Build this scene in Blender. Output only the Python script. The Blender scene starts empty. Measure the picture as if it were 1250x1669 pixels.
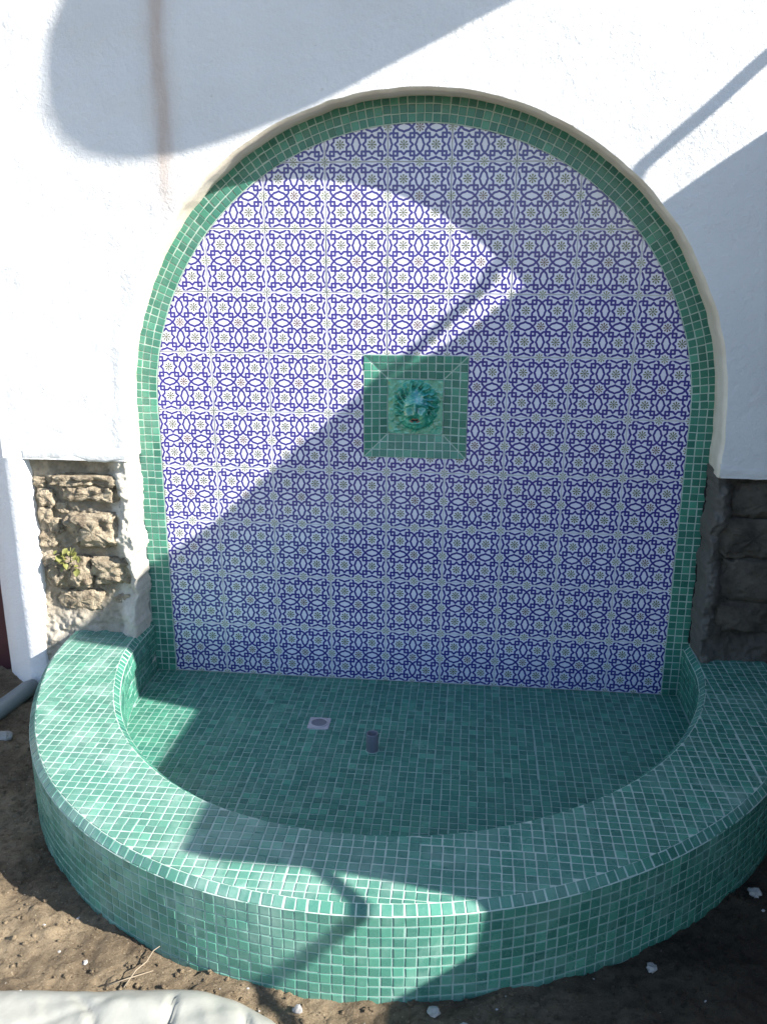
import bpy, math, random
import numpy as np
from mathutils import Vector, Matrix

random.seed(7)
RNG = np.random.default_rng(11)
SC = bpy.context.scene
COL = SC.collection

# ------------------------------------------------------------------ camera
CAM_POS = np.array([0.18666, -2.94200, 1.54734])
FWD = np.array([-0.09597348, 0.95244226, -0.28921070])
RIGHT = np.array([0.99485174, 0.10128357, 0.00341402])
UP = np.cross(RIGHT, FWD)
cam_data = bpy.data.cameras.new('camera')
cam_data.sensor_fit = 'VERTICAL'
cam_data.sensor_height = 24.0
cam_data.sensor_width = 18.0
cam_data.lens = 24.0 * 1434.32 / 1669.0
cam_data.clip_start = 0.05
cam_data.clip_end = 1000.0
cam = bpy.data.objects.new('camera', cam_data)
COL.objects.link(cam)
m = Matrix.Identity(4)
for k, v in enumerate((RIGHT, UP, -FWD)):
    for r in range(3):
        m[r][k] = v[r]
for r in range(3):
    m[r][3] = CAM_POS[r]
cam.matrix_world = m
SC.camera = cam

# ------------------------------------------------------------------ light
SUN = np.array([-0.372, 0.135, -0.237])
SUN /= np.linalg.norm(SUN)
SUN_EL = math.asin(-SUN[2])
SUN_AZ = math.atan2(-SUN[0], -SUN[1])          # clockwise from +Y
world = bpy.data.worlds.new('World')
SC.world = world
world.use_nodes = True
wn = world.node_tree
bg = wn.nodes['Background']
sky = wn.nodes.new('ShaderNodeTexSky')
sky.sky_type = 'NISHITA'
sky.sun_disc = False
sky.sun_elevation = SUN_EL
sky.sun_rotation = SUN_AZ
sky.air_density = 1.0
sky.dust_density = 0.4
sky.ozone_density = 1.6
wn.links.new(sky.outputs[0], bg.inputs[0])
bg.inputs[1].default_value = 0.102
sun_data = bpy.data.lights.new('sun', 'SUN')
sun_data.energy = 5.0
sun_data.angle = math.radians(0.53)
sun_data.color = (1.0, 0.95, 0.87)
sun = bpy.data.objects.new('sun', sun_data)
sun.rotation_euler = Vector(SUN).to_track_quat('-Z', 'Y').to_euler()
sun.location = (6, -4, 6)
COL.objects.link(sun)
SC.view_settings.view_transform = 'Standard'
SC.view_settings.look = 'None'
SC.view_settings.exposure = 1.53
SC.view_settings.gamma = 1.0
SC.view_settings.use_curve_mapping = False

# light-space axes: outlines of what casts the shade are given in these
LU = np.array([0.34113432, 0.94001456, 0.0])
LV = np.array([-0.48296935, 0.17527113, 0.85791645])


def on_x(u, v, x):
    """Point of the plane X = x that lies at light-space (u, v)."""
    y = (u - LU[0] * x) / LU[1]
    z = (v - LV[0] * x - LV[1] * y) / LV[2]
    return (x, y, z)


# ------------------------------------------------------------------ helpers
def link(o, parent=None):
    COL.objects.link(o)
    if parent is not None:
        o.parent = parent
    return o


def empty(name, loc=(0, 0, 0)):
    o = bpy.data.objects.new(name, None)
    o.location = loc
    o.empty_display_size = 0.1
    return link(o)


def tag(o, label, cat, group=None, kind=None):
    o['label'] = label
    o['category'] = cat
    if group:
        o['group'] = group
    if kind:
        o['kind'] = kind
    return o


def mesh_obj(name, verts, faces, mat, parent=None, smooth=False, uvs=None):
    me = bpy.data.meshes.new(name)
    me.from_pydata([tuple(map(float, v)) for v in verts], [], [tuple(map(int, f)) for f in faces])
    if smooth:
        me.polygons.foreach_set('use_smooth', [True] * len(me.polygons))
    if uvs is not None:
        lay = me.uv_layers.new(name='UVMap')
        idx = np.zeros(len(me.loops), dtype=np.int32)
        me.loops.foreach_get('vertex_index', idx)
        lay.data.foreach_set('uv', np.asarray(uvs, dtype=np.float32)[idx].ravel())
    me.materials.append(mat)
    me.update()
    o = bpy.data.objects.new(name, me)
    link(o, parent)
    if parent is not None and parent.type == 'EMPTY':
        o.matrix_parent_inverse = Matrix.Translation(-Vector(parent.location))
    return o


def grid_faces(nx, ny, wrap=False):
    i, j = np.meshgrid(np.arange(nx - 1), np.arange(ny - 1), indexing='ij')
    a = (i * ny + j).ravel()
    return np.stack([a, a + ny, a + ny + 1, a + 1], 1)


def _hash(ix, iy, iz, s):
    h = (ix.astype(np.int64) * 374761393 + iy.astype(np.int64) * 668265263 + iz.astype(np.int64) * 2147483647 + s * 974711) & 0xFFFFFFFF
    h = ((h ^ (h >> 13)) * 1274126177) & 0xFFFFFFFF
    h = ((h ^ (h >> 16)) * 2246822519) & 0xFFFFFFFF
    return ((h ^ (h >> 15)) & 0xFFFFFF) / float(0xFFFFFF)


def vnoise(x, y, z=0.0, seed=0):
    x, y, z = np.broadcast_arrays(np.asarray(x, float), np.asarray(y, float), np.asarray(z, float))
    ix, iy, iz = np.floor(x).astype(np.int64), np.floor(y).astype(np.int64), np.floor(z).astype(np.int64)
    fx, fy, fz = x - ix, y - iy, z - iz
    fx, fy, fz = [f * f * (3 - 2 * f) for f in (fx, fy, fz)]
    r = 0
    for a in (0, 1):
        for b in (0, 1):
            for c in (0, 1):
                w = (fx if a else 1 - fx) * (fy if b else 1 - fy) * (fz if c else 1 - fz)
                r = r + w * _hash(ix + a, iy + b, iz + c, seed)
    return r * 2 - 1


def fbm(x, y, z=0.0, f=1.0, octv=4, seed=0, gain=0.5):
    r, a = 0, 1.0
    for k in range(octv):
        r = r + a * vnoise(np.asarray(x) * f, np.asarray(y) * f, np.asarray(z) * f, seed + k)
        f *= 2.03
        a *= gain
    return r


def sstep(a, b, x):
    t = np.clip((np.asarray(x, float) - a) / (b - a), 0, 1)
    return t * t * (3 - 2 * t)


# ------------------------------------------------------------------ materials
class NT:
    """Small wrapper that makes node trees readable."""

    def __init__(self, name):
        self.mat = bpy.data.materials.new(name)
        self.mat.use_nodes = True
        self.t = self.mat.node_tree
        self.bsdf = self.t.nodes['Principled BSDF']

    def n(self, typ, **kw):
        nd = self.t.nodes.new(typ)
        for k, v in kw.items():
            setattr(nd, k, v)
        return nd

    def set(self, sock, v):
        if isinstance(v, bpy.types.NodeSocket):
            self.t.links.new(v, sock)
        elif v is not None:
            if hasattr(sock.default_value, '__len__') and not hasattr(v, '__len__'):
                v = [v] * len(sock.default_value)
            if hasattr(sock.default_value, '__len__') and len(sock.default_value) == 4 and len(v) == 3:
                v = (*v, 1.0)
            sock.default_value = v

    def math(self, op, a, b=None, c=None, clamp=False):
        nd = self.n('ShaderNodeMath', operation=op, use_clamp=clamp)
        for s, v in zip(nd.inputs, (a, b, c)):
            self.set(s, v)
        return nd.outputs[0]

    def vmath(self, op, a, b=None, out=0, scale=None):
        nd = self.n('ShaderNodeVectorMath', operation=op)
        self.set(nd.inputs[0], a)
        if b is not None:
            self.set(nd.inputs[1], b)
        if scale is not None:
            self.set(nd.inputs['Scale'], scale)
        return nd.outputs[out]

    def sep(self, v):
        nd = self.n('ShaderNodeSeparateXYZ')
        self.set(nd.inputs[0], v)
        return nd.outputs

    def comb(self, x, y, z=0.0):
        nd = self.n('ShaderNodeCombineXYZ')
        for s, v in zip(nd.inputs, (x, y, z)):
            self.set(s, v)
        return nd.outputs[0]

    def mix(self, f, a, b, blend='MIX'):
        nd = self.n('ShaderNodeMix', data_type='RGBA', blend_type=blend)
        self.set(nd.inputs[0], f)
        self.set(nd.inputs[6], a)
        self.set(nd.inputs[7], b)
        return nd.outputs[2]

    def noise(self, vec, scale, detail=3.0, rough=0.55, out=0, dist=0.0):
        nd = self.n('ShaderNodeTexNoise')
        self.set(nd.inputs['Vector'], vec)
        nd.inputs['Scale'].default_value = scale
        nd.inputs['Detail'].default_value = detail
        nd.inputs['Roughness'].default_value = rough
        nd.inputs['Distortion'].default_value = dist
        return nd.outputs[out]

    def ramp(self, f, stops, interp='LINEAR'):
        nd = self.n('ShaderNodeValToRGB')
        nd.color_ramp.interpolation = interp
        el = nd.color_ramp.elements
        while len(el) < len(stops):
            el.new(0.5)
        for e, (p, c) in zip(el, stops):
            e.position = p
            e.color = (*c, 1.0) if hasattr(c, '__len__') else (c, c, c, 1.0)
        self.set(nd.inputs[0], f)
        return nd.outputs[0]

    def smooth(self, x, a, b):
        nd = self.n('ShaderNodeMapRange', interpolation_type='SMOOTHSTEP')
        self.set(nd.inputs[0], x)
        nd.inputs[1].default_value = a
        nd.inputs[2].default_value = b
        return nd.outputs[0]

    def bump(self, h, strength=0.3, dist=0.01, normal=None):
        nd = self.n('ShaderNodeBump')
        nd.inputs['Strength'].default_value = strength
        nd.inputs['Distance'].default_value = dist
        self.set(nd.inputs['Height'], h)
        if normal is not None:
            self.set(nd.inputs['Normal'], normal)
        return nd.outputs[0]

    def pos(self):
        return self.n('ShaderNodeNewGeometry').outputs['Position']

    def done(self, color=None, rough=None, normal=None, spec=None, coat=None):
        b = self.bsdf
        if color is not None:
            self.set(b.inputs['Base Color'], color)
        if rough is not None:
            self.set(b.inputs['Roughness'], rough)
        if normal is not None:
            self.set(b.inputs['Normal'], normal)
        if spec is not None:
            self.set(b.inputs['Specular IOR Level'], spec)
        if coat is not None:
            b.inputs['Coat Weight'].default_value = coat
            b.inputs['Coat Roughness'].default_value = 0.06
        return self.mat


def mat_mosaic(name, haze=0.0, dark=(0.006, 0.080, 0.058), light=(0.046, 0.215, 0.143)):
    t = NT(name)
    geo = t.n('ShaderNodeNewGeometry')
    oi = t.n('ShaderNodeObjectInfo')
    rnd = t.math('FRACT', t.math('ADD', t.math('MULTIPLY', oi.outputs['Random'], 7.31), geo.outputs['Random Per Island']))
    p = geo.outputs['Position']
    d, l = np.array(dark), np.array(light)
    base = t.ramp(rnd, [(0.0, tuple(d)), (0.18, tuple(d * 0.75 + l * 0.25)), (0.5, tuple(d * 0.5 + l * 0.5)),
                        (0.82, tuple(d * 0.3 + l * 0.7)), (0.94, tuple(l)), (1.0, tuple(l * 1.25 + 0.01))])
    patch = t.noise(p, 3.0, 2.0)                       # batches of slightly bluer / greener sheets
    base = t.mix(t.smooth(patch, 0.4, 0.62), base, t.mix(0.25, base, (0.012, 0.13, 0.12)))
    mott = t.noise(p, 190.0, 3.0, 0.6)                 # cloudy glass
    base = t.mix(t.math('MULTIPLY', mott, 0.45), base, (0.075, 0.265, 0.195))
    fine = t.noise(p, 28.0, 4.0, 0.65)
    rough = t.math('MULTIPLY_ADD', fine, 0.25, 0.08)
    if haze > 0:
        film = t.math('MULTIPLY', t.smooth(t.noise(p, 9.0, 5.0, 0.65), 0.42, 0.72), haze)
        film = t.math('ADD', film, haze * 0.35)
        px, _, _ = t.sep(p)
        film = t.math('MULTIPLY', film, t.math('MULTIPLY_ADD', t.smooth(px, 0.7, -0.5), 0.75, 0.45))   # less wiped off on the left
        scum = t.smooth(t.noise(p, 5.0, 7.0, 0.7, dist=0.6), 0.60, 0.72)
        film = t.math('ADD', film, t.math('MULTIPLY', scum, haze * 0.8), clamp=True)
        base = t.mix(film, base, (0.31, 0.44, 0.39))
        rough = t.math('MULTIPLY_ADD', film, 0.7, rough)
    nrm = t.bump(mott, 0.12, 0.0015)
    return t.done(base, rough, nrm, 0.38)


def mat_grout(name, col=(0.40, 0.43, 0.39)):
    t = NT(name)
    p = t.pos()
    c = t.mix(t.noise(p, 35.0, 4.0), tuple(x * 0.72 for x in col), col)
    return t.done(c, 0.85, t.bump(t.noise(p, 400.0, 3.0), 0.3, 0.002), 0.25)


def mat_pattern(name):
    """White glazed tile printed with cobalt strapwork, drawn from the tile's own UVs."""
    t = NT(name)
    uvn = t.n('ShaderNodeUVMap')
    uv = uvn.outputs[0]
    oi = t.n('ShaderNodeObjectInfo')
    wob = t.noise(t.vmath('ADD', uv, t.comb(t.math('MULTIPLY', oi.outputs['Random'], 31.0), 0.0, 0.0)), 9.0, 2.0, out=1)
    uvw = t.vmath('ADD', uv, t.vmath('SCALE', t.vmath('SUBTRACT', wob, (0.5, 0.5, 0.5)), scale=0.010))
    cell = t.vmath('SUBTRACT', t.vmath('FRACTION', t.vmath('SCALE', uvw, scale=2.0)), (0.5, 0.5, 0.0))
    cx_, cy_, _ = t.sep(cell)
    cell = t.comb(cx_, cy_, 0.0)
    a = t.vmath('ABSOLUTE', cell)
    ax, ay, _ = t.sep(a)
    p = t.comb(t.math('MAXIMUM', ax, ay), t.math('MINIMUM', ax, ay), 0.0)
    pts = [((0.285, 0), (0.2, 0.08)), ((0.2, 0.08), (0.2, 0.2)), ((0.2, 0.2), (0.325, 0.2)), ((0.325, 0.2), (0.325, 0.325)),
           ((0.325, 0.325), (0.405, 0.325)), ((0.405, 0.325), (0.5, 0.245)), ((0.5, 0.245), (0.42, 0.155)), ((0.42, 0.155), (0.392, 0.055)), ((0.392, 0.055), (0.362, 0))]
    dist = None
    for (x0, y0), (x1, y1) in pts:
        bx, by = x1 - x0, y1 - y0
        q = bx * bx + by * by
        pa = t.vmath('SUBTRACT', p, (x0, y0, 0))
        h = t.math('ADD', t.vmath('DOT_PRODUCT', pa, (bx / q, by / q, 0), out=1), 0.0, clamp=True)
        dd = t.vmath('LENGTH', t.vmath('SUBTRACT', pa, t.vmath('SCALE', (bx, by, 0), scale=h)), out=1)
        dist = dd if dist is None else t.math('MINIMUM', dist, dd)
    line = t.math('SUBTRACT', 1.0, t.smooth(dist, 0.0285, 0.0385))
    ux, uy, _ = t.sep(uv)
    ex = t.math('MINIMUM', t.math('MINIMUM', ux, t.math('SUBTRACT', 1.0, ux)), t.math('MINIMUM', uy, t.math('SUBTRACT', 1.0, uy)))
    line = t.math('MULTIPLY', line, t.smooth(ex, 0.013, 0.020))

    def flower(vec, n, rmax):
        x, y, _ = t.sep(vec)
        r = t.vmath('LENGTH', vec, out=1)
        th = t.math('ARCTAN2', y, x)
        pet = t.smooth(t.math('COSINE', t.math('MULTIPLY', th, n)), -0.55, 0.20)
        m_ = t.math('MULTIPLY', pet, t.math('SUBTRACT', 1.0, t.smooth(r, rmax * 0.82, rmax)))
        core = t.math('SUBTRACT', 1.0, t.smooth(r, 0.02, 0.035))
        return t.math('MAXIMUM', m_, core)

    fl1 = flower(cell, 8.0, 0.150)
    cx, cy, _ = t.sep(cell)
    corner = t.comb(t.math('SUBTRACT', 0.5, ax), t.math('SUBTRACT', 0.5, ay), 0.0)
    fl2 = flower(corner, 8.0, 0.145)
    mid = t.math('LESS_THAN', t.vmath('LENGTH', t.vmath('SUBTRACT', uv, (0.5, 0.5, 0.0)), out=1), 0.2)
    wpos = t.pos()
    white = t.mix(t.noise(wpos, 40.0, 3.0), (0.61, 0.605, 0.72), (0.69, 0.685, 0.78))
    white = t.mix(t.math('MULTIPLY', oi.outputs['Random'], 0.22), white, (0.60, 0.60, 0.66))
    white = t.mix(t.math('MULTIPLY', t.smooth(t.noise(wpos, 3.5, 5.0, 0.65), 0.5, 0.75), 0.20), white, (0.55, 0.54, 0.52))
    col = t.mix(t.math('MULTIPLY', fl1, 1.0), white, (0.095, 0.110, 0.05))
    col = t.mix(t.math('MULTIPLY', fl2, 1.0), col, t.mix(mid, (0.20, 0.225, 0.12), (0.12, 0.075, 0.055)))
    ink = t.mix(t.noise(t.vmath('ADD', uv, oi.outputs['Location']), 14.0, 3.0), (0.006, 0.003, 0.125), (0.022, 0.011, 0.255))
    col = t.mix(t.math('MULTIPLY', line, 0.96), col, ink)
    nrm = t.bump(t.noise(wpos, 22.0, 2.0), 0.04, 0.004)
    return t.done(col, t.math('MULTIPLY_ADD', t.noise(wpos, 60.0, 3.0), 0.12, 0.10), nrm, 0.5)


def mat_plaster(name, stain=True, tint=(0.665, 0.67, 0.68)):
    t = NT(name)
    p = t.pos()
    x, y, z = t.sep(p)
    big = t.noise(p, 2.2, 4.0, 0.6)
    c = t.mix(t.smooth(big, 0.35, 0.75), tint, tuple(v * 0.93 for v in tint))
    spots = t.smooth(t.noise(p, 55.0, 2.0, 0.7), 0.70, 0.78)
    c = t.mix(t.math('MULTIPLY', spots, 0.35), c, (0.42, 0.40, 0.36))
    if stain:
        # rusty run-off streak down the wall
        off = t.math('SUBTRACT', x, t.math('MULTIPLY_ADD', t.noise(t.comb(0.0, 0.0, z), 3.0, 2.0), 0.05, -0.795))
        w = t.math('MULTIPLY', t.math('ABSOLUTE', off), 1.0)
        core = t.math('SUBTRACT', 1.0, t.smooth(w, 0.004, 0.040))
        halo = t.math('SUBTRACT', 1.0, t.smooth(w, 0.0, 0.085))
        m_ = t.math('ADD', t.math('MULTIPLY', core, 0.36), t.math('MULTIPLY', halo, 0.24))
        m_ = t.math('MULTIPLY', m_, t.smooth(z, 1.45, 1.85))
        m_ = t.math('MULTIPLY', m_, t.math('MULTIPLY_ADD', t.noise(t.comb(t.math('MULTIPLY', x, 8.0), 0.0, t.math('MULTIPLY', z, 1.2)), 6.0, 4.0), 1.1, 0.35))
        c = t.mix(m_, c, (0.36, 0.24, 0.17))
    n1 = t.bump(t.noise(p, 7.0, 5.0, 0.6), 0.5, 0.014)
    n2 = t.bump(t.noise(p, 60.0, 6.0, 0.72), 0.6, 0.006, n1)
    trow = t.noise(t.comb(t.math('MULTIPLY_ADD', z, 3.0, t.math('MULTIPLY', x, 4.0)), 0.0, t.math('MULTIPLY_ADD', x, -9.0, t.math('MULTIPLY', z, 14.0))), 1.6, 4.0, 0.6)
    n2 = t.bump(t.smooth(trow, 0.30, 0.70), 0.16, 0.006, n2)
    n3 = t.bump(t.noise(p, 330.0, 3.0, 0.6), 0.25, 0.0016, n2)
    return t.done(c, 0.9, n3, 0.2)


def mat_noise(name, a, b, scale, rough=0.9, bump=0.4, bdist=0.01, bscale=60.0, extra=None, spec=0.3, detail=6.0):
    t = NT(name)
    p = t.pos()
    c = t.mix(t.smooth(t.noise(p, scale, detail, 0.62), 0.3, 0.7), a, b)
    if extra:
        col, sc, lo, hi, amt = extra
        c = t.mix(t.math('MULTIPLY', t.smooth(t.noise(p, sc, 4.0, 0.6), lo, hi), amt), c, col)
    n1 = t.bump(t.noise(p, bscale, 6.0, 0.65), bump, bdist)
    return t.done(c, rough, n1, spec)


def mat_soil(name, shade_amt=0.75):
    t = NT(name)
    p = t.pos()
    c = t.mix(t.smooth(t.noise(p, 5.0, 6.0, 0.65), 0.32, 0.68), (0.135, 0.102, 0.068), (0.32, 0.25, 0.165))
    c = t.mix(t.math('MULTIPLY', t.smooth(t.noise(p, 60.0, 4.0, 0.7), 0.5, 0.7), 0.7), c, (0.075, 0.054, 0.036))
    c = t.mix(t.math('MULTIPLY', t.smooth(t.noise(p, 170.0, 2.0, 0.6), 0.62, 0.72), 0.6), c, (0.46, 0.38, 0.27))
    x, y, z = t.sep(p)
    shade_mask = t.smooth(t.math('ADD', t.math('MULTIPLY', x, 1.0), t.math('MULTIPLY', t.noise(p, 2.5, 3.0), 0.8)), 0.45, 1.1)
    c = t.mix(t.math('MULTIPLY', shade_mask, shade_amt), c, (0.022, 0.018, 0.015))       # shade on the right put into the soil colour
    n1 = t.bump(t.noise(p, 55.0, 6.0, 0.75), 1.0, 0.014)
    n2 = t.bump(t.noise(p, 300.0, 4.0, 0.75), 0.9, 0.004, n1)
    return t.done(c, 0.95, n2, 0.15)


def mat_glaze(name):
    t = NT(name)
    p = t.pos()
    n = t.noise(p, 26.0, 3.0, 0.6)
    c = t.ramp(n, [(0.28, (0.008, 0.10, 0.058)), (0.45, (0.022, 0.25, 0.165)), (0.58, (0.06, 0.36, 0.27)), (0.72, (0.17, 0.34, 0.14))])
    x, y, z = t.sep(p)
    blue = t.math('MULTIPLY', t.math('MULTIPLY', t.smooth(z, 1.00, 1.06), t.smooth(x, -0.025, 0.015)), t.smooth(y, -0.006, -0.020))
    c = t.mix(t.math('MULTIPLY', blue, t.math('MULTIPLY', t.smooth(t.noise(p, 40.0, 3.0), 0.3, 0.6), 0.7)), c, (0.035, 0.27, 0.36))
    h = t.noise(p, 160.0, 2.0)
    return t.done(c, t.math('MULTIPLY_ADD', n, 0.15, 0.03), t.bump(h, 0.25, 0.004), 0.8, 0.8)


def mat_plain(name, col, rough, spec=0.5, bump=0.15, bscale=90.0):
    t = NT(name)
    p = t.pos()
    c = t.mix(t.noise(p, 18.0, 5.0, 0.65), tuple(v * 0.8 for v in col), tuple(min(1, v * 1.12) for v in col))
    return t.done(c, rough, t.bump(t.noise(p, bscale, 4.0), bump, 0.003), spec)


M = dict(
    mosaic=mat_mosaic('green_glass_mosaic', 0.10),
    mosaic_dusty=mat_mosaic('green_glass_mosaic_with_grout_film', 0.34),
    mosaic_face=mat_mosaic('green_glass_mosaic_basin_face', 0.33),
    grout=mat_grout('pale_grout', (0.44, 0.55, 0.49)),
    grout_dull=mat_grout('basin_grout', (0.29, 0.43, 0.385)),
    pattern=mat_pattern('cobalt_strapwork_tile'),
    plaster=mat_plaster('white_limewash_plaster'),
    jamb=mat_plaster('white_painted_jamb', False, (0.74, 0.745, 0.77)),
    reveal=mat_noise('cream_plaster_edge', (0.60, 0.54, 0.44), (0.72, 0.67, 0.58), 8.0, 0.9, 0.3, 0.006, 70.0),
    mortar=mat_noise('old_lime_mortar', (0.26, 0.22, 0.17), (0.46, 0.41, 0.33), 14.0, 0.95, 0.6, 0.008, 90.0, ((0.12, 0.10, 0.08), 9.0, 0.56, 0.68, 0.6)),
    cement=mat_noise('fresh_cement_smear', (0.48, 0.45, 0.39), (0.66, 0.63, 0.57), 10.0, 0.9, 0.4, 0.006, 110.0),
    stone=mat_noise('brown_rubble_stone', (0.19, 0.150, 0.105), (0.43, 0.365, 0.265), 26.0, 0.95, 1.0, 0.014, 80.0, ((0.08, 0.065, 0.05), 45.0, 0.56, 0.66, 0.8)),
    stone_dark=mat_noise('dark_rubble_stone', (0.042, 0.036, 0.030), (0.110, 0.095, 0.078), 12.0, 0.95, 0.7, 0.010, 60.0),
    mortar_dark=mat_noise('dark_grey_cement', (0.060, 0.058, 0.054), (0.16, 0.16, 0.15), 7.0, 0.95, 0.5, 0.006, 80.0),
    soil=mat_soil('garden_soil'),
    glaze=mat_glaze('green_majolica_glaze'),
    terracotta=mat_plain('unglazed_terracotta', (0.24, 0.11, 0.065), 0.7),
    black=mat_plain('dark_hole', (0.012, 0.012, 0.014), 0.9),
    steel=mat_plain('scuffed_steel_drain', (0.42, 0.40, 0.44), 0.45),
    pvc=mat_plain('grey_plastic_pipe', (0.15, 0.16, 0.19), 0.5),
    pvc_pale=mat_plain('pale_grey_pipe', (0.21, 0.235, 0.24), 0.45),
    door=mat_plain('maroon_painted_door', (0.050, 0.010, 0.018), 0.5),
    sheet=mat_plain('white_plastic_sheet', (0.315, 0.32, 0.29), 0.35, 0.5, 0.25, 60.0),
    chip=mat_plain('white_plaster_rubble', (0.34, 0.325, 0.31), 0.85),
    pebble=mat_noise('pebbles', (0.11, 0.085, 0.06), (0.27, 0.22, 0.16), 30.0, 0.9, 0.4, 0.004, 160.0),
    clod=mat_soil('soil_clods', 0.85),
    leaf=mat_plain('yellow_green_leaf', (0.15, 0.155, 0.038), 0.6),
    twig=mat_plain('dry_straw', (0.26, 0.21, 0.15), 0.9),
    timber=mat_plain('weathered_timber', (0.20, 0.15, 0.10), 0.85),
    canvas=mat_plain('sand_canvas', (0.35, 0.32, 0.27), 0.9),
    caster_stone=mat_noise('stepped_caster_stone', (0.10, 0.09, 0.08), (0.22, 0.20, 0.17), 6.0, 0.95, 0.8, 0.02, 25.0),
)

# ------------------------------------------------------------------ setting: ground
def axis(lo, hi, step, far):
    core = np.arange(lo, hi + step / 2, step)
    out = [hi]
    s = step
    while out[-1] < far:
        s *= 1.45
        out.append(out[-1] + s)
    right = np.array(out[1:])
    out = [lo]
    s = step
    while out[-1] > -far:
        s *= 1.45
        out.append(out[-1] - s)
    left = np.array(out[1:])[::-1]
    return np.concatenate([left, core, right])


GZ = -0.037


def ground_h(x, y):
    fade = np.exp(-np.maximum(0, np.hypot(x, y + 1) - 3.0) / 3.0)
    h = 0.010 * fbm(x, y, 0, 3.1, 3, 5) + 0.006 * fbm(x, y, 0, 14.0, 4, 9) + 0.0060 * fbm(x, y, 0, 40.0, 4, 21, 0.6)
    lit = sstep(-0.35, -0.75, x) * sstep(-1.1, -1.3, y) * 0.004
    return GZ + h * fade + lit


gx = axis(-1.75, 1.45, 0.0115, 300.0)
gy = axis(-1.75, -0.10, 0.0115, 300.0)
X, Y = np.meshgrid(gx, gy, indexing='ij')
V = np.stack([X.ravel(), Y.ravel(), ground_h(X, Y).ravel()], 1)
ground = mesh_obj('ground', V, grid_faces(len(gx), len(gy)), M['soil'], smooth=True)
ground['kind'] = 'structure'
ground['label'] = 'bare brown soil around the tiled basin'
ground['category'] = 'ground'

# ------------------------------------------------------------------ the house
house = tag(empty('house', (0, 0.3, GZ)), 'white plastered house wall with arched niche and bare rubble masonry below', 'building')
WF = -0.14            # face of the plaster
R_OPEN = 0.966        # niche opening at the wall face
Z_SPRING = 1.015
Z_PLASTER = 0.845
X_LEFT, X_RIGHT, Z_TOP = -1.41, 3.2, 4.3

# plaster face: rays from the middle of the niche foot out to the wall's edge
N, MR = 220, 64
phi = np.linspace(math.pi, 0, N)
dirx, dirz = np.cos(phi), np.sin(phi)


def hit_arch(dx, dz, r):
    """distance along (dx, dz) from (0, Z_PLASTER) to the opening of half-width r"""
    t_side = r / max(abs(dx), 1e-9)
    if Z_PLASTER + t_side * dz <= Z_SPRING:
        return t_side
    h = Z_PLASTER - Z_SPRING
    b = dz * h
    return -b + math.sqrt(b * b - (h * h - r * r))


def hit_rect(dx, dz):
    ts = []
    if dx > 1e-9:
        ts.append(X_RIGHT / dx)
    if dx < -1e-9:
        ts.append(X_LEFT / dx)
    if dz > 1e-9:
        ts.append((Z_TOP - Z_PLASTER) / dz)
    return min(ts)


edge_r = np.array([hit_arch(a, b, R_OPEN) for a, b in zip(dirx, dirz)])
wob = 0.0022 * fbm(phi * 3.0, 0, 0, 1.3, 3, 3) + 0.0018 * fbm(phi * 30.0, 0, 0, 1.0, 2, 8)
edge_r = edge_r + wob
out_r = np.array([hit_rect(a, b) for a, b in zip(dirx, dirz)])
s = np.linspace(0, 1, MR) ** 1.7
verts = []
prof = [(0.005, 0.004), (0.004, -0.055), (0.002, -0.105), (0.0005, -0.124), (0.003, -0.134), (0.010, WF)]
for i in range(N):
    rr = edge_r[i] + 0.010 + (out_r[i] - edge_r[i] - 0.010) * s
    for r_ in rr:
        verts.append((dirx[i] * r_, 0.0, Z_PLASTER + dirz[i] * r_))
V = np.array(verts)
fade_edge = np.tile(sstep(0, 0.10, s), N)
relief = 0.0050 * fbm(V[:, 0], V[:, 2], 0, 2.3, 3, 31) + 0.0022 * fbm(V[:, 0], V[:, 2], 0, 11.0, 3, 37)
fade_edge = fade_edge * sstep(-1.40, -1.30, V[:, 0])
V[:, 1] = WF - relief * fade_edge
# lower lip leans back
low = (V[:, 2] < Z_PLASTER + 0.002)
plaster = mesh_obj('plaster_wall', V, grid_faces(N, MR)[:, ::-1], M['plaster'], house, smooth=True)
# thickness of the plaster's lower lip on both sides and above the stones
def strip(name, path, profs, mat, parent, smooth=True, flip=False):
    """sweep: path list of (x, z); profs list of (dx, y, dz)"""
    vs = [(px + d[0], d[1], pz + d[2]) for (px, pz) in path for d in profs]
    f = grid_faces(len(path), len(profs))
    if flip:
        f = f[:, ::-1]
    return mesh_obj(name, vs, f, mat, parent, smooth)


for sx in (-1, 1):
    x0, x1 = (X_LEFT + 0.075, -R_OPEN - 0.008) if sx < 0 else (R_OPEN + 0.008, X_RIGHT)
    xs = np.linspace(x0, x1, 40)
    dz = 0.005 * fbm(xs, 0.3, 0, 13.0, 4, 12, 0.65)
    path = [(x, Z_PLASTER + d) for x, d in zip(xs, dz)]
    strip('plaster_lip', path, [(0, WF + 0.001, 0.045), (0, WF - 0.0022, 0.032), (0, WF - 0.0018, 0.008), (0, WF + 0.003, 0.0), (0, -0.06, 0.003)],
          M['plaster'], house, True, False)
# reveal of the arch
verts = []
for i in range(N):
    for dr, y in prof:
        r_ = edge_r[i] + dr
        verts.append((dirx[i] * r_, y, Z_PLASTER + dirz[i] * r_))
V = np.array(verts)
V[:, 1] += 0.002 * fbm(V[:, 0], V[:, 2], V[:, 1], 14.0, 3, 44) * (V[:, 1] > WF + 0.002) * (V[:, 1] < -0.01)
mesh_obj('arch_reveal', V, grid_faces(N, len(prof)), M['reveal'], house, True)

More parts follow.
